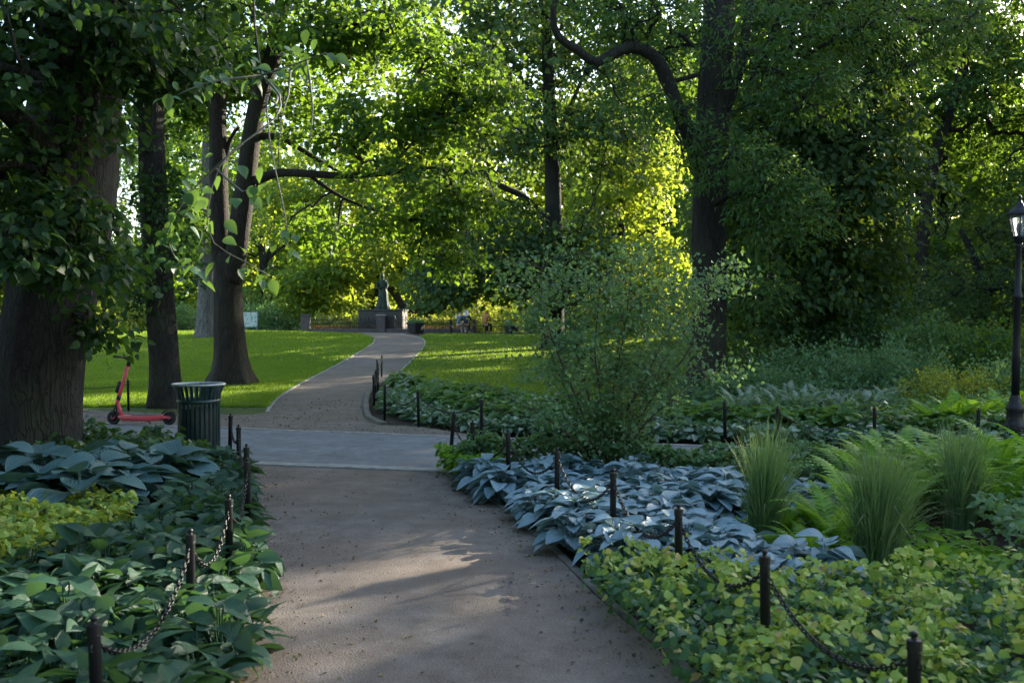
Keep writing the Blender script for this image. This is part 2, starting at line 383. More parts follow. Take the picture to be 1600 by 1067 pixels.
kerb_run('edging', uR[18:], M_kerb, .07, .02, .8, 'thin stone edging between the rising path and the right lawn')
kerb_run('edging', uR[:18], M_kerbd, .10, .05, .5, 'dark curved edging round the tip of the far hosta bed')
kerb_run('edging', [(x-.02, y) for x, y in nL[8:]], M_kerbd, .05, .015, .5, 'dark edging stones between the path and the left hosta bed')
kerb_run('edging', [(x+.04, y) for x, y in nR[8:]], M_kerbd, .06, .012, .6, 'dark edging stones between the path and the right flower bed')

# ---------------------------------------------------------------- leaves
def tmpl(outline, fold=0.12, droop=0.15, cup=0):
    """outline: [(x, halfwidth)...] from base to tip; returns verts, quads"""
    V = []; n = len(outline)
    for x, hw in outline:
        z = -droop*x*x
        V += [(x, hw, z + fold*hw + cup*hw*hw), (x, 0, z), (x, -hw, z + fold*hw + cup*hw*hw)]
    F = []
    for i in range(n-1):
        a = i*3; F += [(a+1, a, a+3, a+4), (a+2, a+1, a+4, a+5)]
    return np.array(V), np.array(F)
def ovate6(wd=.34, fold=.25, droop=.15):
    return (np.array([(0,0,0), (.28,wd,fold*wd-droop*.08), (.68,wd*.8,fold*wd*.8-droop*.46), (1,0,-droop), (.68,-wd*.8,fold*wd*.8-droop*.46), (.28,-wd,fold*wd-droop*.08)]),
            np.array([(0,1,2,3), (0,3,4,5)]))
T6 = ovate6(); T6n = ovate6(.16, .2, .12); T6w = ovate6(.46, .3, .2)
T_good = tmpl([(0,.01), (.06,.16), (.22,.32), (.42,.35), (.62,.28), (.82,.14), (1,.004)], .22, .25)
T_heart = tmpl([(-.08,.12), (.0,.30), (.2,.42), (.45,.38), (.72,.2), (1,.004)], .15, .25)
T_lobed = (np.array([(0,0,0),(.02,.38,.05),(.3,.3,.03),(.32,.56,.0),(.6,.24,.0),(1,0,-.22),(.6,-.24,0),(.32,-.56,0),(.3,-.3,.03),(.02,-.38,.05),(.45,0,-.04)]),
           np.array([(0,1,2,10),(10,2,3,4),(10,4,5,6),(10,6,7,8),(0,10,8,9)]))
def unit(a): return a/np.maximum(1e-9, np.linalg.norm(a, axis=-1, keepdims=True))
def leaves_mesh(name, pos, dr, nr, size, T):
    tv, tf = T
    dr = unit(dr); nr = nr - dr*np.sum(nr*dr, 1, keepdims=True); nr = unit(nr); sd_ = np.cross(nr, dr)
    V = pos[:,None,:] + size[:,None,None]*(tv[None,:,0:1]*dr[:,None,:] + tv[None,:,1:2]*sd_[:,None,:] + tv[None,:,2:3]*nr[:,None,:])
    n = len(pos); F = (tf[None]+ (np.arange(n)*len(tv))[:,None,None]).reshape(-1, tf.shape[1])
    return V.reshape(-1,3), F
def spray_leaves(C, Nrm, R, k, size, rng, tilt=.55, sv=.35, flat=.10):
    """C (m,3) spray centres, Nrm (m,3) their normals -> leaf pos, dir, nrm, size"""
    m = len(C); n = m*k
    c = np.repeat(C, k, 0); nr = unit(np.repeat(Nrm, k, 0))
    t = unit(np.cross(nr, rng.normal(size=(m,3)).repeat(k,0)))
    b = np.cross(nr, t)
    ang = rng.uniform(0, 2*pi, n); r = np.sqrt(rng.uniform(0.02,1,n))
    RR = np.repeat(R, k)
    rad_ = t*np.cos(ang)[:,None] + b*np.sin(ang)[:,None]
    pos = c + rad_*(r*RR)[:,None] + nr*(rng.normal(size=n)*flat*RR - .30*r*r*RR)[:,None]
    d = rad_ + rng.normal(size=(n,3))*.45; d[:,2] -= .35
    nn = nr + rng.normal(size=(n,3))*tilt
    return pos, d, nn, size*rng.uniform(1-sv,1+sv,n)

def curve_pts(a, b, k=3, j=.12, rng=random):
    a, b = Vector(a), Vector(b); L = (b-a).length; out = [a]
    for i in range(1, k):
        t = i/k; out.append(a.lerp(b, t) + Vector((rng.uniform(-j,j), rng.uniform(-j,j), rng.uniform(-j,j)+.10*sin(pi*t)))*L)
    out.append(b); return out
def rings(P_, R, seg):
    """resample polyline with catmull so trunks are smooth"""
    P_ = [Vector(p) for p in P_]; oP = []; oR = []
    for i in range(len(P_)-1):
        p0 = P_[max(i-1,0)]; p1 = P_[i]; p2 = P_[i+1]; p3 = P_[min(i+2,len(P_)-1)]
        n = max(2, int((p2-p1).length/seg))
        for k in range(n):
            t = k/n; oP.append(0.5*((2*p1)+(p2-p0)*t+(2*p0-5*p1+4*p2-p3)*t*t+(3*p1-p0-3*p2+p3)*t**3)); oR.append(R[i]*(1-t)+R[i+1]*t)
    oP.append(P_[-1]); oR.append(R[-1]); return oP, oR
def trunk_tube(mb, P_, R, n=22, seg=.25, flare=0, ridge=.07, z0=None, seed=0):
    p, r = rings(P_, R, seg); z0 = p[0].z if z0 is None else z0
    def fn(an, i, q):
        h = q.z - z0; a = Vector((cos(an)*1.6, sin(an)*1.6, q.z*.35 + seed))
        k = 1 + ridge*noise.noise(a*2.2) + ridge*.8*noise.noise(Vector((cos(an)*5, sin(an)*5, q.z*.7+seed)))
        if flare and h < 1.6: k += flare*exp(-max(0,h)/.35)*(1 + .55*sin(an*5+seed) + .3*noise.noise(a*3))
        return k
    mb.tube(p, r, n, True, fn); return p, r

def make_tree(name, base, trunks, ells, leafm, barkm, label, leaf=.11, T=T6, spr=.55, k=34, flare=.5, gap=-.12, seed=1, group=None, droop=.6, ns=1.5, twig=.0075, cat='tree', tilt=.55):
    """trunks: list of (points, radii); ells: list of (centre, (rx,ry,rz), n_sprays)"""
    rng = np.random.default_rng(seed); rr = random.Random(seed)
    base = Vector(base); e = empty(name, base, label, cat, group)
    mb = MB(); nodes = []; nrad = []
    for i, (p_, r_) in enumerate(trunks):
        big = r_[0] > .12
        p, r = trunk_tube(mb, p_, r_, 22 if big else 9, .22 if big else .3, flare if i == 0 or (Vector(p_[0])-base).length < .8 else 0, .07 if big else .05, base.z, seed+i*3.1)
        h0 = base.z + (1.7 if big else 0)
        for q, s in zip(p, r):
            if q.z > h0: nodes.append(q); nrad.append(s)
    C = []; NR = []
    for c, rad3, n in ells:
        c = Vector(c); got = 0; tries = 0
        while got < n and tries < n*12:
            tries += 1
            d = rng.normal(size=3); d /= np.linalg.norm(d); u = rng.uniform(0,1)**(1/2.4)
            q = Vector((c.x + d[0]*u*rad3[0], c.y + d[1]*u*rad3[1], c.z + d[2]*u*rad3[2]))
            if noise.noise(q*(1/ns) + Vector((seed*7.3, 0, 0))) < gap: continue
            if q.z < tz(q.x, q.y) + .25: continue
            C.append(q); NR.append((d[0]*droop, d[1]*droop, 1.0 + .2*d[2])); got += 1
    if C:
        Cn = np.array([tuple(q) for q in C]); NRn = np.array(NR) + rng.normal(size=(len(C),3))*.25
        # grow branches: each spray joins the nearest wood already there
        tn = np.array([tuple(q) for q in nodes]); T0 = len(tn)
        d0 = np.min(np.linalg.norm(Cn[:,None,:]-tn[None,::3,:], axis=2), axis=1)
        order = np.argsort(d0)
        pts = np.zeros((T0+len(C)*1, 3)); pts[:T0] = tn; cnt = T0; par = {}
        pen = np.zeros(T0+len(C)); 
        for o_ in order:
            q = Cn[o_]
            dd = np.linalg.norm(pts[:cnt]-q, axis=1) + np.maximum(0, pts[:cnt,2]-q[2])*.25
            j = int(np.argmin(dd)); pts[cnt] = q; par[cnt] = j; cnt += 1
        desc = np.ones(cnt)
        for i in range(cnt-1, T0-1, -1):
            j = par[i]
            if j >= T0: desc[j] += desc[i]
        for i in range(T0, cnt):
            j = par[i]; r1 = twig*sqrt(desc[i])*.9
            r0 = twig*sqrt(desc[i])*1.15 if j < T0 else min(twig*sqrt(desc[j]), twig*sqrt(desc[i])*1.4)
            a_, b_ = pts[j], pts[i]; L = np.linalg.norm(b_-a_)
            cp = curve_pts(a_, b_, 2 if L < 1.2 else 4, .10, rr); m_ = len(cp)
            mb.tube(cp, [r0 + (r1-r0)*t/(m_-1) for t in range(m_)], 4 if desc[i] < 8 else 6, False)
        R = rng.uniform(.65,1.3,len(C))*spr
        pos, d, nn, sz = spray_leaves(Cn, NRn, R, k, leaf, rng, tilt)
        V, F = leaves_mesh(name, pos, d, nn, sz, T)
        V -= np.array(tuple(base))
    mb.build('trunk', barkm, e, True, False)
    if C: link('crown', np_mesh('crown', V, F), leafm, e, False)
    return e
def tree_copy(e, loc, rz, sc=1, label=None):
    c = copy_tree(e); c.location = loc; c.rotation_euler = (0,0,rz); c.scale = (sc,sc,sc)
    if label: c['label'] = label
    return c

# ---- big leaning lime at the left edge
B = Vector((-5.45, 11.5, 0))
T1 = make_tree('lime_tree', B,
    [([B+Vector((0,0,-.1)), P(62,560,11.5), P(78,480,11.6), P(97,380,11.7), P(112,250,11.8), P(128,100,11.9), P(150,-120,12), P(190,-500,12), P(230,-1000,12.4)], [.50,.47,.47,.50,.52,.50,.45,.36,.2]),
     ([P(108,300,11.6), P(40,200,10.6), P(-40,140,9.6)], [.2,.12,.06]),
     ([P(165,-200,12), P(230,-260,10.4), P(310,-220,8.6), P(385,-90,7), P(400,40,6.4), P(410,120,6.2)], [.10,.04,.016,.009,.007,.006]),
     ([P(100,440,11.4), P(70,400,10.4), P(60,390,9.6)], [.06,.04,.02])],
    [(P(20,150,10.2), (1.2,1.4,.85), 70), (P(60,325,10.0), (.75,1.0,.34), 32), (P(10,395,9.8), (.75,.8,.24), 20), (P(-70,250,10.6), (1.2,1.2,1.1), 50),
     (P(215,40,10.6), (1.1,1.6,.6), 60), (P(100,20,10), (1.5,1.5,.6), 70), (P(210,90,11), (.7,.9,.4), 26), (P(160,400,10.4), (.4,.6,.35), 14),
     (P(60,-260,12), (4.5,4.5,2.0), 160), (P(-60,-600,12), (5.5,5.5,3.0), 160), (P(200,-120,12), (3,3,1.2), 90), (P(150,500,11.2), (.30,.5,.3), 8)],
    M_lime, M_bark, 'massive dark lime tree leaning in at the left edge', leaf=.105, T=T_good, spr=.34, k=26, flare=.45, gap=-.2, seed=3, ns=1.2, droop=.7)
# hanging sprays of big leaves close to the camera, part of the lime
def hanging(parent, seed=5):
    rng = np.random.default_rng(seed); mb = MB(); pos = []; d = []; nn = []; sz = []
    lines = [[P(410,120,6.2), P(438,150,6.1), P(432,185,6.0), P(380,225,5.9), P(345,260,5.8), P(325,330,5.8), P(335,380,5.8), P(385,410,5.8), P(420,430,5.8)],
             [P(435,150,6.1), P(432,165,6), P(418,150,6), P(422,215,5.9), P(432,270,5.8), P(445,330,5.7), P(450,372,5.7)],
             [P(410,120,6.2), P(330,130,6.0), P(280,150,5.9)], [P(410,120,6.2), P(470,100,6.1), P(510,85,6.0)],
             [P(480,95,6.1), P(490,170,6.0), P(482,240,6)], [P(455,110,6.1), P(452,150,6.0), P(440,190,5.9), P(436,260,5.9)],
             [P(380,225,5.9), P(300,300,6.2), P(260,370,6.3), P(290,420,6.4)], [P(340,265,5.9), P(380,300,5.7), P(400,290,5.6)], [P(325,330,5.8), P(300,325,5.8), P(280,350,5.8)]]
    lf = [(0,(5,6,7,8),10), (0,(4,5),6), (1,(6,),7), (2,(1,2),10), (3,(1,2),10), (3,(0,),7), (4,(0,),4), (6,(1,2,3),18), (7,(1,2),4), (8,(1,2),7), (2,(0,1),6), (6,(2,3),12)]
    for l in lines:
        p, r = rings(l, [.009]*len(l), .12); mb.tube(p, [max(.0035, .008*(1-i/len(p))) for i in range(len(p))], 6)
    for li, idx, n in lf:
        for q in range(int(n*1.5)):
            i = idx[q % len(idx)]; c = lines[li][i] + Vector(rng.normal(size=3)*.055)
            pos.append(c); d.append((rng.normal()*.8, rng.normal()*.6, -.55+rng.normal()*.3)); nn.append((rng.normal()*.35, -.7+rng.normal()*.3, .9)); sz.append(rng.uniform(.055,.105))
    V, F = leaves_mesh('x', np.array([tuple(p) for p in pos]), np.array(d), np.array(nn), np.array(sz), T_good)
    V -= np.array(tuple(parent.location))
    mb.build('hanging_twig', M_twig, parent, True, False)
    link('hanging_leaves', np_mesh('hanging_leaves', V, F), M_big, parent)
hanging(T1)

# ---- second trunk
def gp(px, py): x, y = gnd(px, py); return Vector((x, y, float(tz(x, y)))), y
B, Y = gp(258, 636)
make_tree('lime_tree', B,
    [([B+Vector((0,0,-.1)), P(256,560,Y), P(251,480,Y), P(246,380,Y), P(240,280,Y), P(240,150,Y), P(250,0,Y), P(262,-250,Y), P(275,-600,Y)], [.30,.275,.27,.27,.26,.24,.22,.17,.08])],
    [(P(262,300,Y-.3), (.45,.5,1.1), 18), (P(262,400,Y-.4), (.4,.5,.6), 10), (P(180,110,Y), (1.6,1.6,.9), 40), (P(330,60,Y), (1.6,1.6,1.0), 60), (P(240,-200,Y), (4,4,2.2), 170), (P(270,-480,Y), (3.5,3.5,2.5), 120), (P(210,470,Y), (.35,.4,.25), 8)],
    M_lime, M_bark, 'straight tree with leafy sprouts on its trunk behind the litter bin', leaf=.12, spr=.5, k=30, flare=.28, seed=7)
# ---- forked tree
B, Y = gp(360, 600)
fork = P(350,460,Y)
make_tree('forked_tree', B,
    [([B+Vector((0,0,-.1)), P(360,560,Y), P(357,500,Y), P(356,430,Y), P(357,395,Y)], [.46,.42,.39,.36,.30]),
     ([P(352,440,Y), P(346,380,Y), P(343,300,Y), P(342,200,Y), P(340,80,Y), P(330,-80,Y), P(320,-350,Y)], [.26,.25,.24,.22,.19,.16,.08]),
     ([P(362,440,Y-.1), P(372,380,Y-.2), P(384,300,Y-.3), P(395,210,Y-.4), P(408,150,Y-.5), P(428,90,Y-.6), P(440,20,Y-.6), P(455,-120,Y-.6), P(480,-350,Y)], [.27,.28,.26,.24,.23,.21,.17,.13,.06]),
     ([P(388,290,Y-.3), P(430,272,Y-.6), P(480,272,Y-1), P(530,275,Y-1.3), P(590,273,Y-1.6), P(640,266,Y-2), P(690,262,Y-2.4)], [.15,.11,.10,.085,.07,.05,.025]),
     ([P(396,215,Y-.4), P(430,214,Y-.3), P(462,228,Y-.2), P(500,252,Y), P(560,285,Y+.2)], [.12,.09,.075,.055,.02]),
     ([P(480,272,Y-1), P(520,300,Y-1), P(560,320,Y-1), P(640,345,Y-1)], [.05,.045,.035,.012]),
     ([P(425,95,Y-.6), P(450,62,Y-.8), P(480,50,Y-1), P(540,45,Y-1.6), P(600,20,Y-2)], [.13,.11,.09,.06,.03]),
     ([P(344,300,Y), P(360,222,Y), P(375,200,Y-.2)], [.08,.06,.04]),
     ([P(600,272,Y-1.6), P(640,230,Y-1.8), P(690,170,Y-2), P(720,110,Y-2)], [.04,.035,.025,.012])],
    [(P(560,190,Y-1.5), (2.4,1.6,1.0), 90), (P(650,300,Y-1.5), (2.0,1.6,1.1), 95), (P(470,360,Y-.5), (1.4,1.2,.7), 30), (P(700,130,Y-1.5), (2.2,2,1.5), 160), (P(560,60,Y-1), (2.9,2.4,1.1), 190),
     (P(350,60,Y), (2.2,2,1.3), 150), (P(430,140,Y+2), (2.2,2,1.3), 90), (P(300,170,Y+.5), (1.4,1.2,.9), 50), (P(480,-100,Y), (5.5,4.5,2.0), 230), (P(640,-220,Y-1), (4,4,2), 120), (P(400,-350,Y), (5,5,3), 160), (P(300,350,Y+.5), (.7,.7,.6), 14), (P(700,380,Y-1), (1.2,1.2,.8), 30)],
    M_maple, M_bark2, 'forked maple tree with a long level limb beside the curving path', leaf=.125, spr=.5, k=28, flare=.55, gap=-.05, seed=12, T=T6w)
# ---- grey trunk behind
B, Y = gp(322, 527)
make_tree('grey_tree', B, [([B+Vector((0,0,-.1)), P(322,480,Y), P(324,430,Y), P(327,330,Y), P(328,200,Y), P(330,0,Y)], [.42,.38,.36,.33,.28,.2])],
    [(P(320,340,Y), (3,3,1.6), 90), (P(310,200,Y), (5,5,3), 200), (P(330,20,Y), (5,5,4), 160)], M_maple, M_barkg, 'grey-barked tree standing on the crest of the left lawn', leaf=.16, spr=.7, k=24, flare=.3, seed=21)
# ---- large right tree
B, Y = gp(1103, 622)
make_tree('ash_tree', B,
    [([B+Vector((0,0,-.1)), P(1106,540,Y), P(1108,450,Y), P(1108,350,Y), P(1110,240,Y), P(1116,120,Y), P(1122,0,Y), P(1128,-200,Y), P(1140,-520,Y)], [.42,.385,.37,.365,.36,.345,.33,.27,.12]),
     ([P(1095,260,Y-.1), P(1078,215,Y-.4), P(1055,165,Y-.7), P(1040,120,Y-.9), P(1018,88,Y-1.1), P(985,76,Y-1.3), P(958,86,Y-1.5), P(930,100,Y-1.7), P(905,82,Y-1.8), P(872,60,Y-2), P(864,20,Y-2.1), P(880,-40,Y-2.2)], [.22,.18,.155,.14,.125,.115,.11,.10,.085,.075,.06,.035]),
     ([P(1118,200,Y), P(1150,120,Y-.3), P(1165,40,Y-.4), P(1180,-80,Y)], [.17,.12,.10,.06]),
     ([P(1068,190,Y-.6), P(1030,125,Y-.6), P(1010,60,Y-.6)], [.05,.035,.015]),
     ([P(1048,130,Y-.8), P(1085,120,Y-1), P(1092,118,Y-1)], [.05,.05,.05]),
     ([P(1115,320,Y-.3), P(1160,300,Y-1), P(1230,330,Y-1.6)], [.08,.05,.02])],
    [(P(1170,250,Y-1.2), (1.5,1.2,.9), 80), (P(1230,330,Y-1.6), (1.2,1.0,.8), 60), (P(1040,200,Y-1), (.9,.9,.7), 14), (P(1060,60,Y+1.6), (1.6,1.2,.9), 60), (P(1250,90,Y-.8), (2.6,1.8,1.4), 190),
     (P(950,160,Y-1.6), (1.3,1.2,.8), 30), (P(1190,440,Y-1), (.6,.7,.6), 22), (P(960,10,Y-1), (2.0,1.8,.9), 110), (P(1420,50,Y+3), (2.4,2,1.4), 120), (P(1130,-160,Y), (4,4,1.8), 120), (P(1130,-420,Y), (3.5,3.5,2.2), 60), (P(1330,-40,Y), (2,2,1.1), 80)],
    M_ash, M_bark, 'tall ash tree with a thick crooked branch arching left', leaf=.12, spr=.5, k=34, flare=.35, seed=31, T=T6n, droop=.9, gap=-.1)
# ---- dense dark chestnut behind right
Y = 27.0; B = Vector(((1283-800)/1600*Y, Y, float(tz(8,27))))
make_tree('chestnut_tree', B,
    [([B+Vector((0,0,-.1)), P(1290,400,Y), P(1286,200,Y), P(1283,60,Y), P(1282,-100,Y), P(1280,-400,Y)], [.36,.31,.28,.26,.22,.1])],
    [(P(1230,440,Y-1.5), (2.1,1.8,1.5), 150), (P(1290,290,Y-2), (3.0,2.2,1.7), 240), (P(1310,180,Y-1.5), (2.3,2.0,1.6), 170), (P(1200,180,Y), (2.0,2,1.8), 120), (P(1345,410,Y-.5), (1.35,1.5,1.4), 80), (P(1230,20,Y), (3.2,2.5,1.5), 150), (P(1380,40,Y), (2.6,2.5,1.3), 110), (P(1290,-60,Y), (4,4,1.8), 100), (P(1290,-300,Y), (2.5,2.5,2.5), 40), (P(1160,330,Y+1), (1.5,1.6,1.6), 80)],
    M_dark, M_bark, 'dense dark chestnut tree whose leaves hang almost to the ground', leaf=.17, spr=.6, k=26, flare=.3, seed=41, T=T6, droop=1.1, gap=-.4, tilt=.4)
# ---- leaning pale-stemmed tree right
B, Y = gp(1448, 524); Y = min(Y, 36); B = Vector(((1448-800)/1600*Y, Y, float(tz(14, Y))))
make_tree('leaning_tree', B,
    [([B+Vector((0,0,-.1)), P(1443,460,Y), P(1440,400,Y), P(1446,330,Y), P(1455,270,Y), P(1470,210,Y), P(1490,150,Y), P(1505,90,Y), P(1515,20,Y), P(1530,-150,Y)], [.30,.25,.23,.22,.22,.2,.18,.16,.14,.06]),
     ([P(1442,440,Y), P(1425,415,Y), P(1405,385,Y), P(1385,350,Y), P(1360,300,Y)], [.14,.12,.11,.09,.05]),
     ([P(1475,200,Y), P(1500,205,Y), P(1530,180,Y), P(1570,170,Y)], [.10,.08,.05,.03])],
    [(P(1420,170,Y), (2.8,2.2,2.0), 170), (P(1570,120,Y), (3.0,2.4,2.4), 220), (P(1480,30,Y), (4.0,3,2.2), 240), (P(1600,230,Y+1), (2,2,1.6), 90), (P(1360,330,Y+1), (1.4,1.4,1.6), 40), (P(1580,280,Y), (1.2,1.5,.9), 30), (P(1500,-200,Y), (4,4,2.5), 90)],
    M_ash, M_bark2, 'slim leaning tree with a low side limb at the right', leaf=.15, spr=.6, k=26, flare=.3, seed=51)
# ---- dark evergreen thicket at right
Y = 31.0; B = P(1540, 530, Y); B.z = float(tz(B.x, Y))
make_tree('yew_tree', B,
    [([B+Vector((0,0,-.1)), P(1535,450,Y), P(1520,400,Y), P(1500,360,Y)], [.22,.17,.12,.06]), ([P(1537,470,Y), P(1570,430,Y), P(1600,390,Y)], [.1,.08,.04])],
    [(P(1560,440,Y-1), (2.4,2,1.6), 170), (P(1490,440,Y+1.5), (1.0,1.2,.9), 35), (P(1610,360,Y), (2,2,1.6), 110), (P(1545,345,Y), (1.6,1.6,.6), 50), (P(1400,480,Y+3), (1.0,1.2,.6), 30)],
    M_dark, M_bark, 'low spreading dark yew behind the street lamp', leaf=.12, spr=.5, k=34, flare=.2, seed=61, T=T6n, gap=-.3)
# ---- dark tree in the middle
Y = 42.0; B = P(864, 532, Y); B.z = float(tz(B.x, Y))
make_tree('dark_maple', B,
    [([B+Vector((0,0,-.1)), P(866,480,Y), P(866,400,Y), P(864,300,Y), P(860,200,Y), P(856,100,Y), P(852,-20,Y), P(850,-200,Y)], [.48,.40,.38,.33,.28,.24,.2,.1]),
     ([P(866,360,Y), P(820,310,Y-.5), P(780,290,Y-1), P(740,262,Y-1)], [.18,.14,.12,.06]),
     ([P(862,240,Y), P(890,170,Y), P(920,100,Y)], [.12,.09,.05])],
    [(P(770,390,Y-1.5), (2.9,2.2,2.2), 190), (P(880,420,Y-1.5), (2.4,2,1.6), 130), (P(700,430,Y-1), (1.9,1.8,1.4), 80), (P(930,360,Y), (1.4,1.6,1.2), 30), (P(790,200,Y), (3.2,3,2.2), 130), (P(950,220,Y), (2,2.4,1.8), 80), (P(850,40,Y), (5.5,4,2.8), 260), (P(980,100,Y+1), (3,3,2.4), 100), (P(740,60,Y+2), (3.5,3,2.2), 110), (P(850,-200,Y), (6,5,4), 200)],
    M_dark, M_bark, 'broad dark maple in front of the picnic table with drooping boughs', leaf=.19, spr=.75, k=26, flare=.3, seed=71, T=T6w, droop=1.0)
# ---- low-branched tree behind the statue, lit from behind
Y = 68.0; B = P(648, 521, Y); B.z = float(tz(B.x, Y))
make_tree('sunlit_maple', B,
    [([B+Vector((0,0,-.1)), P(645,500,Y), P(635,485,Y), P(610,450,Y), P(580,420,Y), P(540,400,Y-1)], [.40,.34,.30,.24,.18,.08]),
     ([P(650,510,Y), P(655,480,Y), P(652,430,Y), P(640,360,Y), P(630,260,Y), P(620,120,Y)], [.34,.30,.26,.22,.18,.08]),
     ([P(610,450,Y), P(560,440,Y-1), P(510,450,Y-2)], [.18,.13,.05]),
     ([P(652,430,Y), P(690,390,Y), P(720,350,Y)], [.16,.12,.06])],
    [(P(490,445,Y-2.5), (2.9,2,1.3), 120), (P(560,400,Y-2), (3.6,2.6,1.8), 110), (P(680,410,Y), (3.6,2.6,1.8), 100), (P(560,300,Y), (6,4,3), 190), (P(700,290,Y), (4.5,4,3), 130), (P(600,180,Y), (7,5,4), 200), (P(520,480,Y-2), (2.2,1.6,.7), 40), (P(620,40,Y), (8,6,4), 160), (P(440,330,Y), (3,3,2.5), 70)],
    M_gold, M_bark2, 'sunlit maple with low crooked limbs spreading behind the statue', leaf=.25, spr=.95, k=24, flare=.3, seed=81, T=T6w, gap=-.15)

# ---- wood behind: four kinds built once, then copied
def proto_tree(seed, H, R, leafm, barkm, label, low=.25, leaf=.28, n=260, T=T6w):
    B = Vector((0,0,0)); rr = random.Random(seed); k = rr.uniform(-.4,.4)
    tr = [([Vector((0,0,-.2)), Vector((k*.3,0,H*.2)), Vector((k,.2,H*.45)), Vector((k*.7,0,H*.7)), Vector((k,0,H*.9))], [.36,.3,.24,.16,.06])]
    for i in range(5):
        a = i*1.26 + rr.random(); z = H*rr.uniform(.25,.5)
        tr.append(([Vector((k*.6,0,z)), Vector((cos(a)*R*.4, sin(a)*R*.4, z+H*.1)), Vector((cos(a)*R*.8, sin(a)*R*.8, z+H*.13))], [.13,.09,.03]))
    el = [(Vector((0,0,H*.72)), (R*.8,R*.8,H*.28), n)]
    for i in range(9):
        a = i*2*pi/9*2.2 + rr.random(); z = H*rr.uniform(low, .62)
        el.append((Vector((cos(a)*R*.62, sin(a)*R*.62, z)), (R*.48,R*.48,H*.12), int(n*.16)))
    return make_tree('park_tree', B, tr, el, leafm, barkm, label, leaf=leaf, spr=1.0, k=22, flare=.3, seed=seed, T=T, gap=-.12, group='trees of the wood beyond the lawns', ns=2.2, twig=.012)
PA = proto_tree(101, 15, 5.2, M_gold, M_bark, 'yellow-green backlit tree in the wood behind the fence', low=.12)
PB = proto_tree(102, 17, 5.5, M_maple, M_bark, 'green broadleaf tree in the wood behind the fence', low=.14)
PC = proto_tree(103, 14, 5.0, M_dark, M_bark, 'dark broadleaf tree in the shade of the wood', low=.08, n=300)
LBL = {id(PA): 'yellow-green backlit tree in the wood behind the fence', id(PB): 'green broadleaf tree in the wood behind the fence', id(PC): 'dark broadleaf tree in the shade of the wood'}
spots = [(PA,(-52,112),0,1.6),(PB,(-40,120),1,1.65),(PA,(-28,116),2,1.55),(PB,(-64,118),3,1.6),(PA,(-16,122),.5,1.65),(PB,(-5,117),1.5,1.6),(PA,(7,121),2.5,1.9),(PB,(18,117),2.1,2.0),
         (PA,(30,120),.8,2.0),(PB,(42,114),1.8,1.25),(PA,(54,118),.3,1.5),(PB,(64,110),4,1.35),(PA,(-46,76),0,1.0),(PC,(24,50),2.8,.85),(PC,(33,46),3.3,.95),(PA,(43,80),4.1,1.0),(PB,(52,72),5,1.0),(PC,(-36,54),2.2,.7),(PC,(-50,50),1,1),
         (PB,(12.5,66),2.2,1.3),(PB,(34,62),.2,.9),(PC,(12.5,47),1.7,.85),(PA,(5.6,53),3.7,.8),(PB,(17,40),.9,.8)]
ORDS = 'first second third fourth fifth sixth seventh eighth ninth tenth eleventh twelfth'.split()
first = {}
for k_, (pr, (x, y), rz, sc) in enumerate(spots):
    if id(pr) not in first: first[id(pr)] = 1; o = pr
    else: o = copy_tree(pr)
    o.location = (x, y, float(tz(x, y))-.1); o.rotation_euler = (0,0,rz); o.scale = (sc,)*3
    rank = sum(1 for q in spots if q[0] is pr and (q[1][0]/q[1][1]) < x/y)
    o['label'] = LBL[id(pr)] + ', ' + ORDS[rank] + ' of its kind from the left'
# unseen trees added all round to cut sun and front light, leaving a streak
for k_, (x, y, rz, sc, pr) in enumerate([(20,17,2,1.05,PC),(25.8,25.2,3,1.05,PB),(21.5,33.5,5,.95,PB),(-14,16,.5,1.0,PB),(-10,4,2,.95,PC),(32.5,31.5,1.2,1.0,PC),(-9,-14,.3,1.1,PB),(0,-18,1.3,1.1,PB),(9,-14,2.6,1.1,PB),(-19,-7,3.6,1.1,PC)]):
    o = copy_tree(pr); o.location = (x, y, float(tz(x,y))-.1); o.rotation_euler = (0,0,rz); o.scale = (sc,)*3
    o['label'] = 'big unseen tree added outside the view to shape the shade'; o['group'] = 'unseen trees added for shade'

# ---------------------------------------------------------------- bushes
def bush(name, c, r3, n, leafm, label, leaf=.07, T=T6, seed=1, group=None, stems=7, shell=.5, tilt=.7, cat='bush', up=.5):
    rng = np.random.default_rng(seed); x, y = c; z = float(tz(x,y)); e = empty(name, (x,y,z), label, cat, group)
    d = unit(rng.normal(size=(n,3))); d[:,2] = np.abs(d[:,2])
    u = shell + (1-shell)*rng.uniform(0,1,n)**.7
    lump = np.array([1 + .48*noise.noise(Vector(q)*2.4 + Vector((seed,0,0))) + .14*noise.noise(Vector(q)*6+Vector((seed,0,0))) for q in d])
    pos = d*(u*lump)[:,None]*np.array(r3)*(1 + .10*rng.normal(size=(n,1))**2*(rng.uniform(size=(n,1))<.12)); pos[:,2] += .03
    dr = d + rng.normal(size=(n,3))*.7; dr[:,2] += .1
    nn = d*.8 + rng.normal(size=(n,3))*tilt; nn[:,2] += up
    V, F = leaves_mesh('b', pos, dr, nn, leaf*rng.uniform(.6,1.35,n), T)
    mb = MB()
    for i in range(stems):
        a = rng.uniform(0,2*pi); q = Vector((cos(a)*r3[0]*.6, sin(a)*r3[1]*.6, r3[2]*.75))
        mb.tube(curve_pts((0,0,-.05), q, 4, .06), [.018,.014,.01,.007,.004], 5)
    mb.build('stem', M_stem, e); link('foliage', np_mesh('foliage', V, F), leafm, e, False); return e
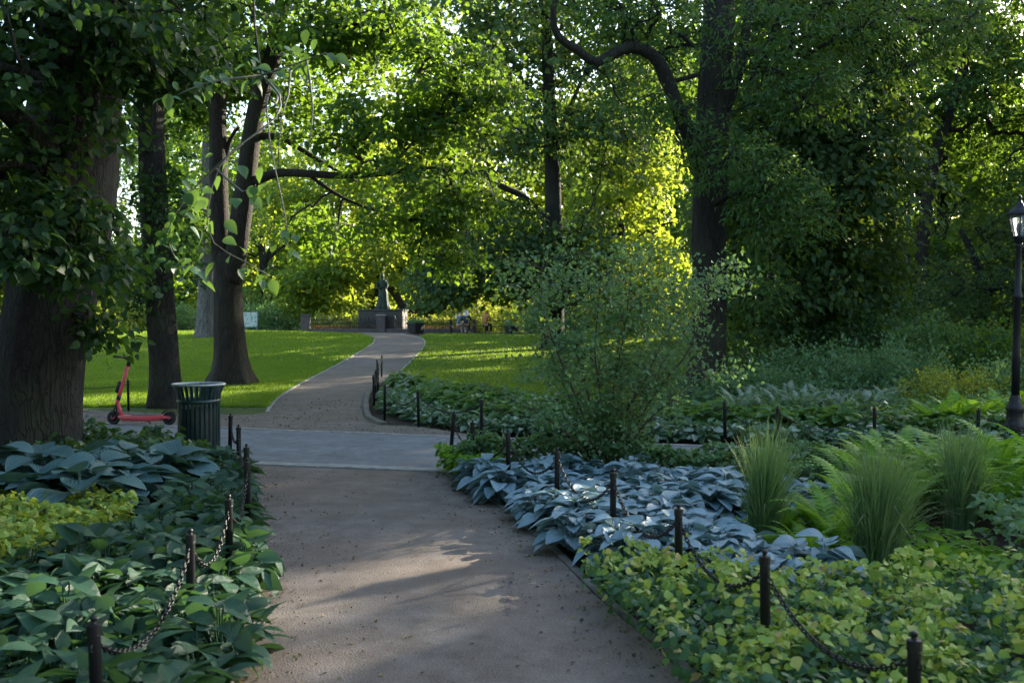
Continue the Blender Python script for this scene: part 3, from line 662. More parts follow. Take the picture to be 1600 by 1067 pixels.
for i, (px, py, Y, rx, rz, mt, lf, n, lab) in enumerate([
    (1330,545,26,2.4,2.0,M_ivy,.085,9000,'dark rounded bush at the foot of the chestnut'), (1455,560,24.5,2.4,1.75,M_bush,.085,9000,'largest dark rounded bush behind the small sun-coloured one'),
    (1560,560,23.5,2.0,1.65,M_maple,.085,8000,'dark bush just behind the street lamp column'), (1280,570,21,1.4,1.15,M_shrub,.07,7000,'fresh green bush behind the silvery ferns'),
    (1395,585,19.5,1.35,1.15,M_shrub,.06,8000,'fine-leaved green mound left of the sun-coloured bush'), (1495,602,18,1.15,.8,M_sunbush,.055,6000,'small bush with sun yellow put into its leaf colour'),
    (1590,600,18.5,1.2,1.0,M_shrub,.06,6500,'fine-leaved green mound right of the sun-coloured bush'), (1200,590,19.5,1.3,.75,M_shrub,.07,4500,'low green bush beside the ash trunk'),
    (1400,500,34,3.5,2.4,M_bush,.11,8000,'tall olive bush in front of the leaning tree'), (1240,520,31,3,2.2,M_dark,.12,7000,'tall dark bush under the chestnut'), (1590,500,30,3,2.4,M_dark,.12,7000,'dark bush below the yew')]):
    x = (px-800)/1600*Y
    bush('bush', (x, Y), (rx, rx*.8, rz), n, mt, lab, lf, T6, 200+i, 'bushes behind the far bed')
for i, (px, Y, rx, rz, mt, lab) in enumerate([(180,72,3,2.4,M_sunbush,'pale sunlit bush behind the left lawn'), (425,67,3.2,1.9,M_shrub,'bluish green bush beside the park sign'), (255,74,2.6,2.2,M_bush,'green bush between the two trunks'),
    (470,70,2.2,1.6,M_bush,'dark bush behind the left stone pillar'), (372,73,2.6,2.8,M_dark,'dark bush behind the park sign'), (880,63,2.6,2.2,M_bush,'green bush behind the second flower tub'), (830,67,3,2.0,M_sunbush,'sunlit yellow bush behind the picnic table'), (960,62,3.5,2.4,M_shrub,'green bush at the far end of the right lawn'), (735,70,2.5,2.0,M_sunbush,'sunlit yellow bush behind the seated people'), (90,60,3.5,2.2,M_sunbush,'sunlit bush beyond the leaning lime'),
    (1040,60,4,3.2,M_bush,'broad green bush beyond the ash trunk')]):
    bush('bush', ((px-800)/1600*Y, Y), (rx, rx*.7, rz), 5000, mt, lab, .17, T6, 300+i, 'bushes along the fence')
for i in range(9):
    px = 500 + i*31
    bush('bush', ((px-800)/1600*62.5, 62.3), (1.0,.6,.95), 1500, M_sunbush, 'low sun-coloured bush added behind the railing, ' + ORDS[i] + ' from the left', .12, T6, 340+i, 'low bushes behind the railing')  # bright row added as railing backdrop, sunlight put into the leaf colour
# far wood: one mass
rng = np.random.default_rng(5); n = 90000
th = rng.uniform(-.72,.72,n); rr_ = rng.uniform(190,230,n); hh = np.abs(rng.normal(0,1,n))
top = 20 + 3.5*np.sin(th*23) + 2.5*np.sin(th*57+1)
pos = np.stack([rr_*np.sin(th), rr_*np.cos(th), 1 + rng.uniform(0,1,n)*top], 1)
V, F = leaves_mesh('far', pos, rng.normal(size=(n,3)), rng.normal(size=(n,3))+np.array([0,-.3,.5]), rng.uniform(.8,1.6,n), T6w)
tag(link('far_woodland', np_mesh('far_woodland', V, F), M_maple, None, False), 'hazy belt of far trees closing the view', 'woodland', kind='stuff')

# ---- young multi-stemmed shrub by the path
def young_shrub():
    rng = np.random.default_rng(77); rr = random.Random(77)
    B = Vector((1.02, 10.85, 0)); e = empty('young_shrub', B, 'airy young shrub with thin forking stems above the blue hostas', 'shrub')
    mb = MB(); C = []
    stems = [[P(948,700,10.85), P(925,640,10.9), P(905,560,10.9), P(895,500,10.9), P(880,440,10.9)], [P(952,700,10.8), P(940,630,10.8), P(930,550,10.7), P(935,480,10.7), P(940,430,10.6)],
             [P(955,705,10.85), P(975,650,10.7), P(1005,600,10.6), P(1030,545,10.6), P(1060,490,10.6), P(1100,450,10.7)], [P(945,705,10.9), P(915,670,11.1), P(880,600,11.2), P(850,520,11.2), P(830,460,11.2)],
             [P(955,705,10.85), P(985,640,11.1), P(1010,560,11.3), P(1000,470,11.4), P(1010,410,11.3)], [P(958,705,10.8), P(1010,660,10.4), P(1060,620,10.2), P(1100,590,10.3)],
             [P(950,705,10.8), P(890,680,10.4), P(830,640,10.3), P(790,620,10.3)], [P(950,705,10.9), P(960,610,11.2), P(975,520,11.3), P(985,440,11.2)]]
    stems += [[P(952,705,10.9), P(1000,640,11.3), P(1040,560,11.4), P(1080,500,11.5), P(1100,440,11.5)], [P(948,705,10.8), P(900,620,10.5), P(860,520,10.3), P(845,440,10.3), P(850,410,10.3)], [P(953,705,11), P(960,600,11.4), P(975,480,11.6), P(990,400,11.7)], [P(955,705,10.8), P(1020,620,10.6), P(1080,540,10.5), P(1110,430,10.5)]]
    for s in stems:
        s[0] = B + Vector((rr.uniform(-.05,.05), rr.uniform(-.05,.05), -.03))
        p, r = rings(s, [.014 - .010*i/(len(s)-1) for i in range(len(s))], .12); mb.tube(p, r, 6)
        for i in range(4, len(p)):
            for q in range(3):
                L = rr.uniform(.18,.42)*(.55 + i/len(p)); a = rr.uniform(0,2*pi); t = p[i] + Vector((cos(a)*L, sin(a)*L, L*rr.uniform(.0,.6)))
                cp = curve_pts(p[i], t, 3, .08, rr); mb.tube(cp, [.004,.003,.0025,.002], 4)
                for v in cp[1:]: C.append(v)
    C = np.array([tuple(c) for c in C]); Cn = C + 0
    k = 9; m = len(C); n = m*k
    keep = np.array([noise.noise(Vector(c)*2.6) > -.2 for c in C]); Cn = C[keep]; m = len(Cn); n = m*k
    pos = Cn.repeat(k,0) + rng.normal(size=(n,3))*.062; d = rng.normal(size=(n,3)); d[:,2] -= .1
    nn = rng.normal(size=(n,3))*.6 + np.array([0,-.1,1]); V, F = leaves_mesh('s', pos, d, nn, rng.uniform(.035,.065,n), T6)
    V -= np.array(tuple(B)); mb.build('stem', M_stem, e, True, False); link('foliage', np_mesh('foliage', V, F), M_shrub, e, False)
    print('young shrub leaves', n)
young_shrub()

# ---------------------------------------------------------------- hostas and other bed plants
def hosta_mesh(rng, n, L, wd, H, kind='round'):
    if kind == 'round': T = tmpl([(-.06,.10), (.0,.26), (.12,.40), (.30,.47), (.5,.44), (.7,.32), (.87,.16), (1,.004)], .10, .22, .35)
    else: T = tmpl([(0,.02), (.08,.14), (.25,.27), (.45,.31), (.65,.26), (.83,.14), (1,.003)], .22, .30)
    a = np.arange(n)*2.39996 + rng.normal(size=n)*.3; ring = ((np.arange(n)+.5)/n)
    r = ring**.6*L*1.15; tilt = (.72 if kind == 'round' else 1.05) - ring*1.0
    z = H*(1 - .62*ring**1.3) + rng.normal(size=n)*.02
    pos = np.stack([np.cos(a)*r*.75, np.sin(a)*r*.75, z], 1)
    d = np.stack([np.cos(a)*np.cos(tilt*.6), np.sin(a)*np.cos(tilt*.6), np.sin(tilt*.5) - .12], 1)
    nn = np.stack([-np.cos(a)*np.sin(tilt*.6), -np.sin(a)*np.sin(tilt*.6), np.ones(n)], 1) + rng.normal(size=(n,3))*(.18 if kind == 'round' else .42)
    d = d + rng.normal(size=(n,3))*(.10 if kind == 'round' else .28)
    pos = pos + rng.normal(size=(n,3))*(.012 if kind == 'round' else .028)
    sz = L*rng.uniform(.75,1.15,n)*(0.8+.25*ring)
    T = (T[0]*np.array([1, wd/.47 if kind=='round' else wd/.31, 1]), T[1])
    V, F = leaves_mesh('h', pos, d, nn, sz, T)
    mb = MB()
    for i in range(n): mb.tube([(0,0,0), tuple(pos[i]*np.array([.55,.55,.6])), tuple(pos[i])], [.006,.005,.004], 4, False)
    pv = np.array(mb.v); pf = np.array(mb.f)
    return V, F, pv, pf
def hosta_proto(n, L, wd, H, mat, seed, kind):
    rng = np.random.default_rng(seed); out = []
    for i in range(5):
        V, F, pv, pf = hosta_mesh(rng, n, L, wd, H, kind)
        me = np_mesh('leaves', np.concatenate([V, pv]), [F, pf+len(V)]); nt_ = 24 if kind == 'round' else 21; rb = np.tile(np.tile([1.,0.,-1.], nt_//3), len(V)//nt_); at_ = me.attributes.new('rib', 'FLOAT', 'POINT'); at_.data.foreach_set('value', np.concatenate([rb, np.full(len(pv), .5)]).astype(np.float32)); me.materials.append(mat); me.shade_smooth(); out.append(me)
    return out
def spread(poly, step, seed, jit=.3):
    rr = random.Random(seed); out = []; xs_ = [p[0] for p in poly]; ys_ = [p[1] for p in poly]
    y = min(ys_); row = 0
    while y < max(ys_):
        x = min(xs_) + (row % 2)*step*.5
        while x < max(xs_):
            q = (x + rr.uniform(-jit,jit)*step, y + rr.uniform(-jit,jit)*step)
            if inside(q[0], q[1], poly): out.append(q)
            x += step
        y += step*.86; row += 1
    return out
def plant_bed(name, protos, poly, step, label, group, seed, sc=(.85,1.15), cat='plant', avoid=()):
    rr = random.Random(seed)
    for (x, y) in spread(poly, step, seed):
        if any((x-a)**2+(y-b)**2 < r*r for a, b, r in avoid): continue
        o = bpy.data.objects.new(name, rr.choice(protos)); COL.objects.link(o)
        o.location = (x, y, float(tz(x,y))-.01); o.rotation_euler = (rr.uniform(-.06,.06), rr.uniform(-.06,.06), rr.uniform(0,6.28)); s = rr.uniform(*sc); o.scale = (s,s,s*rr.uniform(.85,1.15))
        tag(o, label, cat, group)
PB1 = hosta_proto(34, .185, .37, .24, M_blue, 1, 'round')
PB2 = hosta_proto(20, .36, .44, .42, M_blue2, 2, 'round')
PG = hosta_proto(34, .175, .29, .24, M_green, 3, 'narrow')
PL = hosta_proto(30, .21, .38, .34, M_lgreen, 4, 'round')
PV = hosta_proto(30, .15, .30, .17, M_var, 5, 'narrow')
blue_poly = [(-.42,10.35), (-.02,9.1), (.38,7.6), (.62,6.75), (.95,6.35), (1.55,5.95), (1.95,6.0), (1.75,6.8), (1.35,7.5), (1.45,8.2), (2.7,8.3), (2.95,9.0), (1.6,9.9), (.6,10.3), (.1,10.55)]
plant_bed('blue_hosta', PB1, blue_poly, .28, 'powder-blue hosta packed in the wide blue patch right of the path', 'blue hostas right of the path', 1, avoid=[(.38,8.63,.12)])
green_poly = [(-1.16,2.6), (-1.30,4.6), (-1.46,5.6), (-1.68,6.4), (-1.95,7.5), (-2.42,9.3), (-3.0,11.0), (-3.6,11.1), (-3.2,9.4), (-2.75,8.2), (-2.75,7.0), (-3.0,6.3), (-3.3,5.7), (-4.4,5.3), (-4.2,3.0), (-2.4,2.4)]
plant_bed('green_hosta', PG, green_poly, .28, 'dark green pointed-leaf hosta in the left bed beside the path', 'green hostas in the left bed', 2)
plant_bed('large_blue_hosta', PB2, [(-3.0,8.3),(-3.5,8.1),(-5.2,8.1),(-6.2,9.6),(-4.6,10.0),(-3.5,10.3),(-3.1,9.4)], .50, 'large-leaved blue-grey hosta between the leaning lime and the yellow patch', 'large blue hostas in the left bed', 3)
# far bed: bright hostas behind, white-edged in front
farline = [(-2.1,17.6), (-1.45,16.1), (-.45,14.85), (1.0,14.4), (3.2,13.75), (5.2,13.1), (7.6,12.3)]
def offs(line, d):
    o = []
    for i, p in enumerate(line):
        a = Vector(line[max(i-1,0)]); b = Vector(line[min(i+1,len(line)-1)]); t = (b-a).normalized(); o.append((p[0]-t.y*d, p[1]+t.x*d))
    return o
fr = [(-3.1,22.5), (-2.75,20), (-2.45,18.6)] + farline
frl = offs(fr, .25); frb = offs(fr, .95)
plant_bed('white_edged_hosta', PV, frl + frb[::-1], .27, 'small white-edged hosta in the front rows of the far bed', 'white-edged hostas in the far bed', 4)
bk = offs(fr, 1.0)
plant_bed('bright_hosta', PL, bk + [(8.6,14.4), (6,14.9), (3,16.4), (1,18.4), (-1,21.8), (-2.6,25.2), (-3.3,26.2)], .38, 'light green hosta in the back rows of the far bed', 'bright hostas in the far bed', 5)

# ground covers: uncountable leaves
def cover(name, poly, n, mat, T, sz, H, label, seed, hvar=.35, tilt=.45, cat='ground cover', lean=(0,-.25,.9), avoid=(), clump=None):
    rng = np.random.default_rng(seed); xs_ = [p[0] for p in poly]; ys_ = [p[1] for p in poly]
    X = rng.uniform(min(xs_),max(xs_),n*4); Y = rng.uniform(min(ys_),max(ys_),n*4); k = inside_np(X,Y,poly); X = X[k][:n]; Y = Y[k][:n]; n = len(X)
    hn = np.array([noise.noise(Vector((a_*1.9, b_*1.9, seed))) for a_, b_ in zip(X,Y)]); hn2 = np.array([noise.noise(Vector((a_*6, b_*6, seed))) for a_, b_ in zip(X,Y)])
    if clump is not None:
        m_ = np.array([noise.noise(Vector((a_*3.6, b_*3.6, seed))) + .6*noise.noise(Vector((a_*9, b_*9, seed))) + .5*noise.noise(Vector((a_*.9, b_*.9, seed))) for a_, b_ in zip(X,Y)]) > clump
        X, Y, hn, hn2 = X[m_], Y[m_], hn[m_], hn2[m_]; n = len(X)
    Hh = H*(1 + hvar*hn + hvar*.7*hn2)
    u = 1 - rng.uniform(0,1,n)**2*.75
    pos = np.stack([X, Y, tz(X,Y) + Hh*u], 1); d = rng.normal(size=(n,3)); d[:,2] = d[:,2]*.3 - .25
    nn = rng.normal(size=(n,3))*tilt + np.array(lean)
    V, F = leaves_mesh('c', pos, d, nn, sz*rng.uniform(.65,1.3,n), T)
    return tag(link(name, np_mesh(name, V, F), mat, None, False), label, cat, kind='stuff')
epi_poly = [(.98,2.5), (.80,4.0), (.68,4.9), (.56,5.5), (.42,6.3), (.75,6.5), (1.3,6.1), (1.7,5.7), (2.3,5.9), (3.4,6.1), (5.2,6.9), (6,5), (5,2), (1.3,2)]
cover('barrenwort', epi_poly, 24000, M_epig, T_heart, .046, .225, 'older green barrenwort leaves under the yellow ones in the near right bed', 41, tilt=.6)
cover('barrenwort', epi_poly, 42000, M_epi, T_heart, .043, .31, 'yellow-green barrenwort with reddish edges filling the near right bed', 11, tilt=.6, clump=.06)
cover('barrenwort', [(-3.0,6.8),(-2.8,7.6),(-3.1,8.3),(-4.6,8.4),(-6.0,8.6),(-6.5,5.6),(-4.4,5.5),(-3.3,5.8),(-3.0,6.4)], 11000, M_epiy, T_heart, .052, .30, 'golden barrenwort patch in the middle of the left bed', 12)
cover('bed_leaves', [(-.8,11.5),(-.5,10.7),(.2,10.75),(1.6,10.2),(3,9.3),(4.4,9.3),(3.6,10.05),(.5,11.0)], 9500, M_shrub, T_heart, .055, .36, 'low green leaves along the near edge of the asphalt road', 13, hvar=.5, tilt=.6)
cover('bed_leaves', [(-.85,11.35),(-.55,10.5),(-.2,10.3),(-.1,10.9),(-.4,11.4)], 1500, M_fern, T_heart, .06, .26, 'leafy green clump at the corner of path and road', 14)
cover('bed_leaves', [(3.2,6.2),(3.4,7.6),(4.6,8.6),(8,8.6),(8,4.5),(5,5.5)], 9500, M_shrub, T_heart, .055, .34, 'pale mottled ground cover at the right side of the bed', 15)
cover('ivy', [(-3.3,11.2),(-3.9,10.2),(-4.8,10.0),(-9,10.2),(-13,13.5),(-9,13.4),(-4.2,12.1)], 14000, M_ivy, T_heart, .075, .34, 'dark ivy and low ferns round the foot of the leaning lime', 16, hvar=.6)
cover('weeds', [(-4.2,11.9),(-4.4,11.0),(-6.5,12.0),(-9,12.9),(-8.4,13.3)], 4200, M_shrub, T6n, .13, .26, 'feathery pale weeds along the road edge by the scooter', 17, tilt=.9)
cover('bed_leaves', [(1.4,7.6),(1.9,6.6),(2.2,6.0),(3.3,6.3),(3.4,7.6),(3.0,8.2),(1.8,8.0)], 1200, M_fern, T6n, .11, .12, 'sparse low shoots between the tall grass clumps', 18, tilt=.9)
cover('bed_leaves', [(2.8,17.6),(4.5,15.6),(9,14.6),(14,14),(14,17.5),(6,18.2)], 8000, M_bush, T6, .075, .40, 'dark leafy undergrowth in front of the bushes', 19, hvar=.6)
cover('bed_leaves', [(0,26),(4,24),(10,28),(14,36),(4,40),(1,34)], 5000, M_bush, T6, .12, .18, 'low leaves on bare earth under the maple', 20, hvar=.6)
cover('bed_leaves', [(2.2,19.3),(4.5,18.2),(5.2,19.6),(4.8,22),(2.6,22)], 4200, M_ivy, T6, .08, .35, 'ivy-like leaves round the foot of the ash', 21, hvar=.6)

# ferns
def frond(V, F, base, az, L, arch, wd, rng, pairs=22):
    dx, dy = cos(az), sin(az)
    for i in range(pairs):
        t = (i+1)/pairs
        def pt(t): return np.array([dx*L*(.18*t+.62*t**2)*arch, dy*L*(.18*t+.62*t**2)*arch, L*(1.0*t-.48*t**2*arch-.12*t**4)])
        p = pt(t) + base; q = pt(min(1,t+.02)) + base; ax = unit(q-p); side = unit(np.cross(ax, np.array([-dy,dx,0])*0+np.array([0,0,1.0])))
        l = wd*max(.10, sin(pi*min(.97,t**.8*.93+.05)))
        up = np.cross(side, ax)
        for s in (-1,1):
            e = p + side*s*l + ax*l*.35 - up*l*.12*np.sign(up[2]+1e-6); w_ = ax*L/pairs*.42
            k = len(V); V += [p-w_, p+w_, e+w_*.25, e-w_*.3]; F.append((k,k+1,k+2,k+3))
    pr_ = None
    for i in range(9):
        t = i/8; p = pt(t) + base; s_ = np.array([-dy,dx,0])*.005; V += [p-s_, p+s_]
        if i: k = len(V)-4; F.append((k,k+1,k+3,k+2))
def fern_mesh(seed, n=13, L=1.25, wd=.13):
    rng = np.random.default_rng(seed); V = []; F = []
    for i in range(n): frond(V, F, np.zeros(3), i*2*pi/n + rng.uniform(-.25,.25), L*rng.uniform(.75,1.1), rng.uniform(.45,1.0), wd*rng.uniform(.85,1.1), rng)
    return np_mesh('fern', np.array(V), np.array(F))
FM = [fern_mesh(s) for s in range(4)]
for m_ in FM: m_.materials.append(M_fern)
GM = [fern_mesh(s+20, 12, .85, .06) for s in range(3)]
for m_ in GM: m_.materials.append(M_gfern)
rr = random.Random(9)
for i, (px, Y, s) in enumerate([(1300,7.3,.62),(1340,7.7,.75),(1365,8.8,.85),(1410,9.0,.9),(1450,9.3,.85),(1400,8.0,.7),(1490,9.4,.9),(1535,9.1,.85),(1580,9.4,.95),(1560,8.3,.8),(1460,8.6,.75),(1610,8.7,.95),(1260,6.9,.42),(1228,7.8,.45),(1335,9.4,.7),(1640,9.4,.95),(1515,8.6,.8),(1275,7.7,.5),(1430,8.4,.75),(1380,9.5,.8),(1470,9.0,.85),(1555,9.0,.85)]):
    o = bpy.data.objects.new('fern', FM[i % 4]); COL.objects.link(o); o.location = ((px-800)/1600*Y, Y, -.02); o.rotation_euler = (0,0,rr.uniform(0,6)); o.scale = (s,)*3
    tag(o, 'bright green ostrich fern among the tall grass clumps', 'fern', 'ostrich ferns in the right bed')
for i in range(15):
    px = 1150 + i*17; Y = 16.4 + (i % 3)*.8
    o = bpy.data.objects.new('silver_fern', GM[i % 3]); COL.objects.link(o); x = (px-800)/1600*Y; o.location = (x, Y, 0); o.rotation_euler = (0,0,rr.uniform(0,6)); s = rr.uniform(1.0,1.35); o.scale = (s,)*3
    tag(o, 'silvery grey-green fern behind the far hosta bed', 'fern', 'silvery ferns behind the far bed')
for i in range(5):
    Y = 14.6 + i*.25; x = 6.0 + i*.45
    o = bpy.data.objects.new('fern', FM[i % 4]); COL.objects.link(o); o.location = (x, Y, 0); o.rotation_euler = (0,0,i*1.3); o.scale = (.8,)*3
    tag(o, 'yellow-green fern behind the lamp at the end of the far bed', 'fern', 'ferns by the street lamp')
def grass_clump(loc, H, n, spread_, label, seed):
    rng = np.random.default_rng(seed); V = []; F = []
    for i in range(n):
        a = rng.uniform(0,2*pi); r0 = .13*spread_*sqrt(rng.uniform(0,1)); out = (r0*.5 + abs(rng.normal(0,.09)) + (.42*rng.uniform(0,1) if rng.uniform()<.28 else 0))*spread_; lx, ly = rng.normal(.05,.085), rng.normal(0,.07); h = H*rng.uniform(.45,1.15); wdt = rng.uniform(.0025,.0062)
        b = np.array([cos(a)*r0, sin(a)*r0, 0]); tw = a + pi/2 + rng.normal()*.6; s = np.array([cos(tw), sin(tw), 0]); k = len(V); m = 6
        for j in range(m):
            t = j/(m-1); p = b + np.array([cos(a)*out*t**2.4 + lx*t*t, sin(a)*out*t**2.4 + ly*t*t, h*(t - (.25*out/H + out*out/H/H*.9)*t**4)]); w2 = wdt*(1-t)**.6 + .0003
            V += [p - s*w2, p + s*w2]
            if j: F.append((k+2*j-2, k+2*j-1, k+2*j+1, k+2*j))
    o = link('tall_grass', np_mesh('tall_grass', np.array(V), np.array(F)), M_grassy); o.location = loc
    return tag(o, label, 'ornamental grass', 'tall grass clumps')
grass_clump((1.86,7.55,0), .86, 700, .75, 'tall feathery grass clump rising out of the blue hostas', 1)
grass_clump((2.42,6.75,0), .84, 1150, 1.0, 'widest feathery grass clump in front of the ferns', 2)
grass_clump((3.5,8.0,0), .84, 800, .85, 'feathery grass clump at the right behind the widest one', 3)

# hanging grass of the lawns: uncountable
def lawn_blades(name, poly, n, y0, y1, label, seed):
    rng = np.random.default_rng(seed); m = n*5
    Y = y0 + (y1-y0)*rng.uniform(0,1,m)**1.35; X = rng.uniform(-1,1,m)*Y*.56; k = inside_np(X,Y,poly); X = X[k][:n]; Y = Y[k][:n]; n = len(X)
    pos = np.stack([X,Y,tz(X,Y)-.006],1); a = rng.uniform(0,2*pi,n); h = rng.uniform(.025,.055,n)*(1+Y/70); w_ = rng.uniform(.004,.008,n)*(1+Y/16)
    s = np.stack([np.cos(a),np.sin(a),0*a],1)*w_[:,None]; tip = pos + np.stack([rng.normal(size=n)*.02, rng.normal(size=n)*.02, h],1)
    V = np.stack([pos-s, pos+s, tip],1).reshape(-1,3); F = np.arange(3*n).reshape(-1,3)
    tag(link(name, np_mesh(name, V, F), M_lawn, None, False), label, 'grass', kind='stuff')
lawn_blades('grass', lawnL, 190000, 20, 59, 'short bright green grass of the left lawn', 1)
lawn_blades('grass', lawnR, 150000, 16.5, 57, 'short bright green grass of the right lawn', 2)

# litter on paths: small leaves and stones
def litter(name, poly, n, mat, lo, hi, label, seed, edge=None):
    rng = np.random.default_rng(seed); xs_ = [p[0] for p in poly]; ys_ = [p[1] for p in poly]
    X = rng.uniform(min(xs_),max(xs_),n*6); Y = rng.uniform(min(ys_),max(ys_),n*6); k = inside_np(X,Y,poly)
    if edge is not None:
        E = np.array(edge); dd = np.min(np.hypot(X[:,None]-E[None,:,0], Y[:,None]-E[None,:,1]), axis=1); k &= rng.uniform(0,1,len(X)) < np.exp(-dd/.16)+.03
    X = X[k][:n]; Y = Y[k][:n]; n = len(X); pos = np.stack([X,Y,tz(X,Y)+.007],1); d = rng.normal(size=(n,3)); d[:,2] *= .15
    nn = np.array([0,0,1.]) + rng.normal(size=(n,3))*.25; V, F = leaves_mesh('l', pos, d, nn, rng.uniform(lo,hi,n), T6w)
    tag(link(name, np_mesh(name, V, F), mat, None, False), label, 'leaf litter', kind='stuff')
M_lit = leafmat('fallen_leaf', [(0, G(.05,.03,.015)), (.6, G(.13,.08,.035)), (.85, G(.24,.2,.06)), (1, G(.16,.2,.05))], (.3,.2,.05), .2, .7)
M_crumb = simple('soil_crumb', (.05,.036,.026), .9, 0, .4, 30, 0)
E_ = nL + nR; 
litter('leaf_litter', nL+nR[::-1], 3000, M_lit, .010, .028, 'dry leaf bits scattered along the edges of the near path', 1, E_)
litter('soil_crumbs', nL+nR[::-1], 6500, M_crumb, .005, .013, 'dark soil crumbs along the edges of the near path', 2, E_)
litter('leaf_litter', [(-13,20),(-4,15.8),(0,14.6),(-2.4,17.5),(-2.7,22),(-5.6,22),(-6,19)], 1300, M_lit, .015, .04, 'dry leaf bits on the earth beyond the road', 3)

litter('leaf_litter', lawnL, 1800, M_lit, .03, .06, 'dry leaves scattered over the left lawn', 4)
litter('leaf_litter', lawnR, 1800, M_lit, .03, .06, 'dry leaves scattered over the right lawn', 5)
litter('leaf_litter', road_near+road_far, 500, M_lit, .012, .035, 'dry leaf bits on the asphalt road', 7)
litter('leaf_litter', nL+nR[::-1], 320, M_lit, .010, .026, 'few dry leaf bits lying across the near path', 6)
M_damp = groundmat('damp_grit', [(0.3, (.12,.096,.085)), (0.7, (.20,.165,.148))], 75, 0.5)
sheet('damp_strip', [gnd(*p) for p in [(789,966),(797,967),(799,945),(801,920),(804,897),(796,896),(793,925),(790,945)]], M_damp, 0.002, .1)
# ---------------------------------------------------------------- chain posts
def post_proto():
    e = empty('chain_post', (0,0,0), 'x', 'post', 'chain posts along the beds')
    MB().lathe([(.0235,-.15),(.0235,.54),(.024,.545)], 10).build('shaft', M_iron, e)
    MB().lathe([(.0236,.545),(.0265,.546),(.0265,.549),(.0265,.578),(.0265,.581),(.024,.583),(.011,.584),(.009,.592),(.012,.597),(.013,.604),(.010,.611),(.003,.613)], 14).build('cap', M_iron, e, False)
    r = MB(); pts = [(0, -.030-.014*cos(a), .50+.014*sin(a)) for a in [i*2*pi/10 for i in range(11)]]; r.tube(pts, .0035, 5); r.build('ring', M_iron, e); r = MB(); pts = [(0, .030+.014*cos(a), .50+.014*sin(a)) for a in [i*2*pi/10 for i in range(11)]]; r.tube(pts, .0035, 5)
    r.build('ring', M_iron, e); return e
PP = post_proto(); used = [False]
ORD = ['first','second','third','fourth','fifth','sixth','seventh','eighth','ninth']
def chain_mesh(a, b, sag, th=.0042):
    a, b = Vector(a), Vector(b); mb = MB(); L = (b-a).length; n = int((L + 2.6*sag*sag/L)/.034)
    pts = [a.lerp(b, i/n) - Vector((0,0,4*sag*(i/n)*(1-i/n))) for i in range(n+1)]
    for i in range(n):
        p, q = pts[i], pts[i+1]; t = (q-p).normalized(); s = t.cross(Vector((0,0,1))).normalized() if i % 2 else t.cross(t.cross(Vector((0,0,1)))).normalized()
        c = (p+q)/2; lp = [c + t*(.023*cos(u)) + s*(.011*sin(u)) for u in [k*2*pi/8 for k in range(9)]]
        mb.tube(lp, th, 5, False)
    return mb
def post_row(spots_, where, chains=True, hs=1.0, sag=.17, lean=None):
    prev = None
    for i, (x, y) in enumerate(spots_):
        o = PP if not used[0] else copy_tree(PP); used[0] = True
        z = float(tz(x,y)); o.location = (x,y,z); rr_ = random.Random(i*7+len(where)); ln = lean.get(i) if lean else None
        o.rotation_euler = (rr_.uniform(-.03,.03), ln if ln is not None else rr_.uniform(-.03,.03), 0)
        nx_ = spots_[min(i+1,len(spots_)-1)]; pv = spots_[max(i-1,0)]; rz = math.atan2(nx_[1]-pv[1], nx_[0]-pv[0]) - pi/2
        o.rotation_euler[2] = rz
        s = hs*rr_.uniform(.97,1.03); o.scale = (1,1,s)
        o['label'] = f'{ORD[i]} black iron post {where}'
        top = o.rotation_euler.to_matrix() @ Vector((0,0,.49*s)) + Vector((x,y,z))
        if prev is not None and chains:
            dr = (top-prev); dr.z = 0; dr.normalize()
            c = chain_mesh(prev + dr*.045, top - dr*.045, sag*rr_.uniform(.8,1.2)); m = c.build('chain', M_chain)
            tag(m, f'sagging chain from {ORD[i-1]} to {ORD[i]} post {where}', 'chain', 'chains between the posts')
        prev = top
post_row([(1.37,3.46),(1.16,4.65),(.97,5.93),(.72,7.3),(.38,8.63),(-.03,9.8),(-.43,11.1),(-.73,12.0)], 'counted from the camera along the right bed', lean={7:.09})
post_row([(-1.48,3.65),(-1.64,5.2),(-1.72,6.2),(-2.0,7.74),(-2.28,8.8),(-2.82,10.56),(-3.3,11.94)], 'counted from the camera along the left bed')
far_posts = [(7.6,12.2),(5.85,12.85),(4.68,13.2),(3.45,13.25),(2.9,13.9),(1.2,14.35),(-.44,14.72),(-1.48,16.2),(-2.18,17.5)]
post_row(far_posts, 'counted from the lamp along the far bed', hs=.95)
post_row([(-2.75,20.4),(-2.95,22.1),(-3.12,23.8),(-3.35,25.6),(-3.58,27.2),(-3.72,29.2)], 'counted uphill beside the rising path', hs=1.0)
post_row([(-7.2,19.2),(-9.4,19.9)], 'counted from the scooter at the lawn edge', sag=.10)

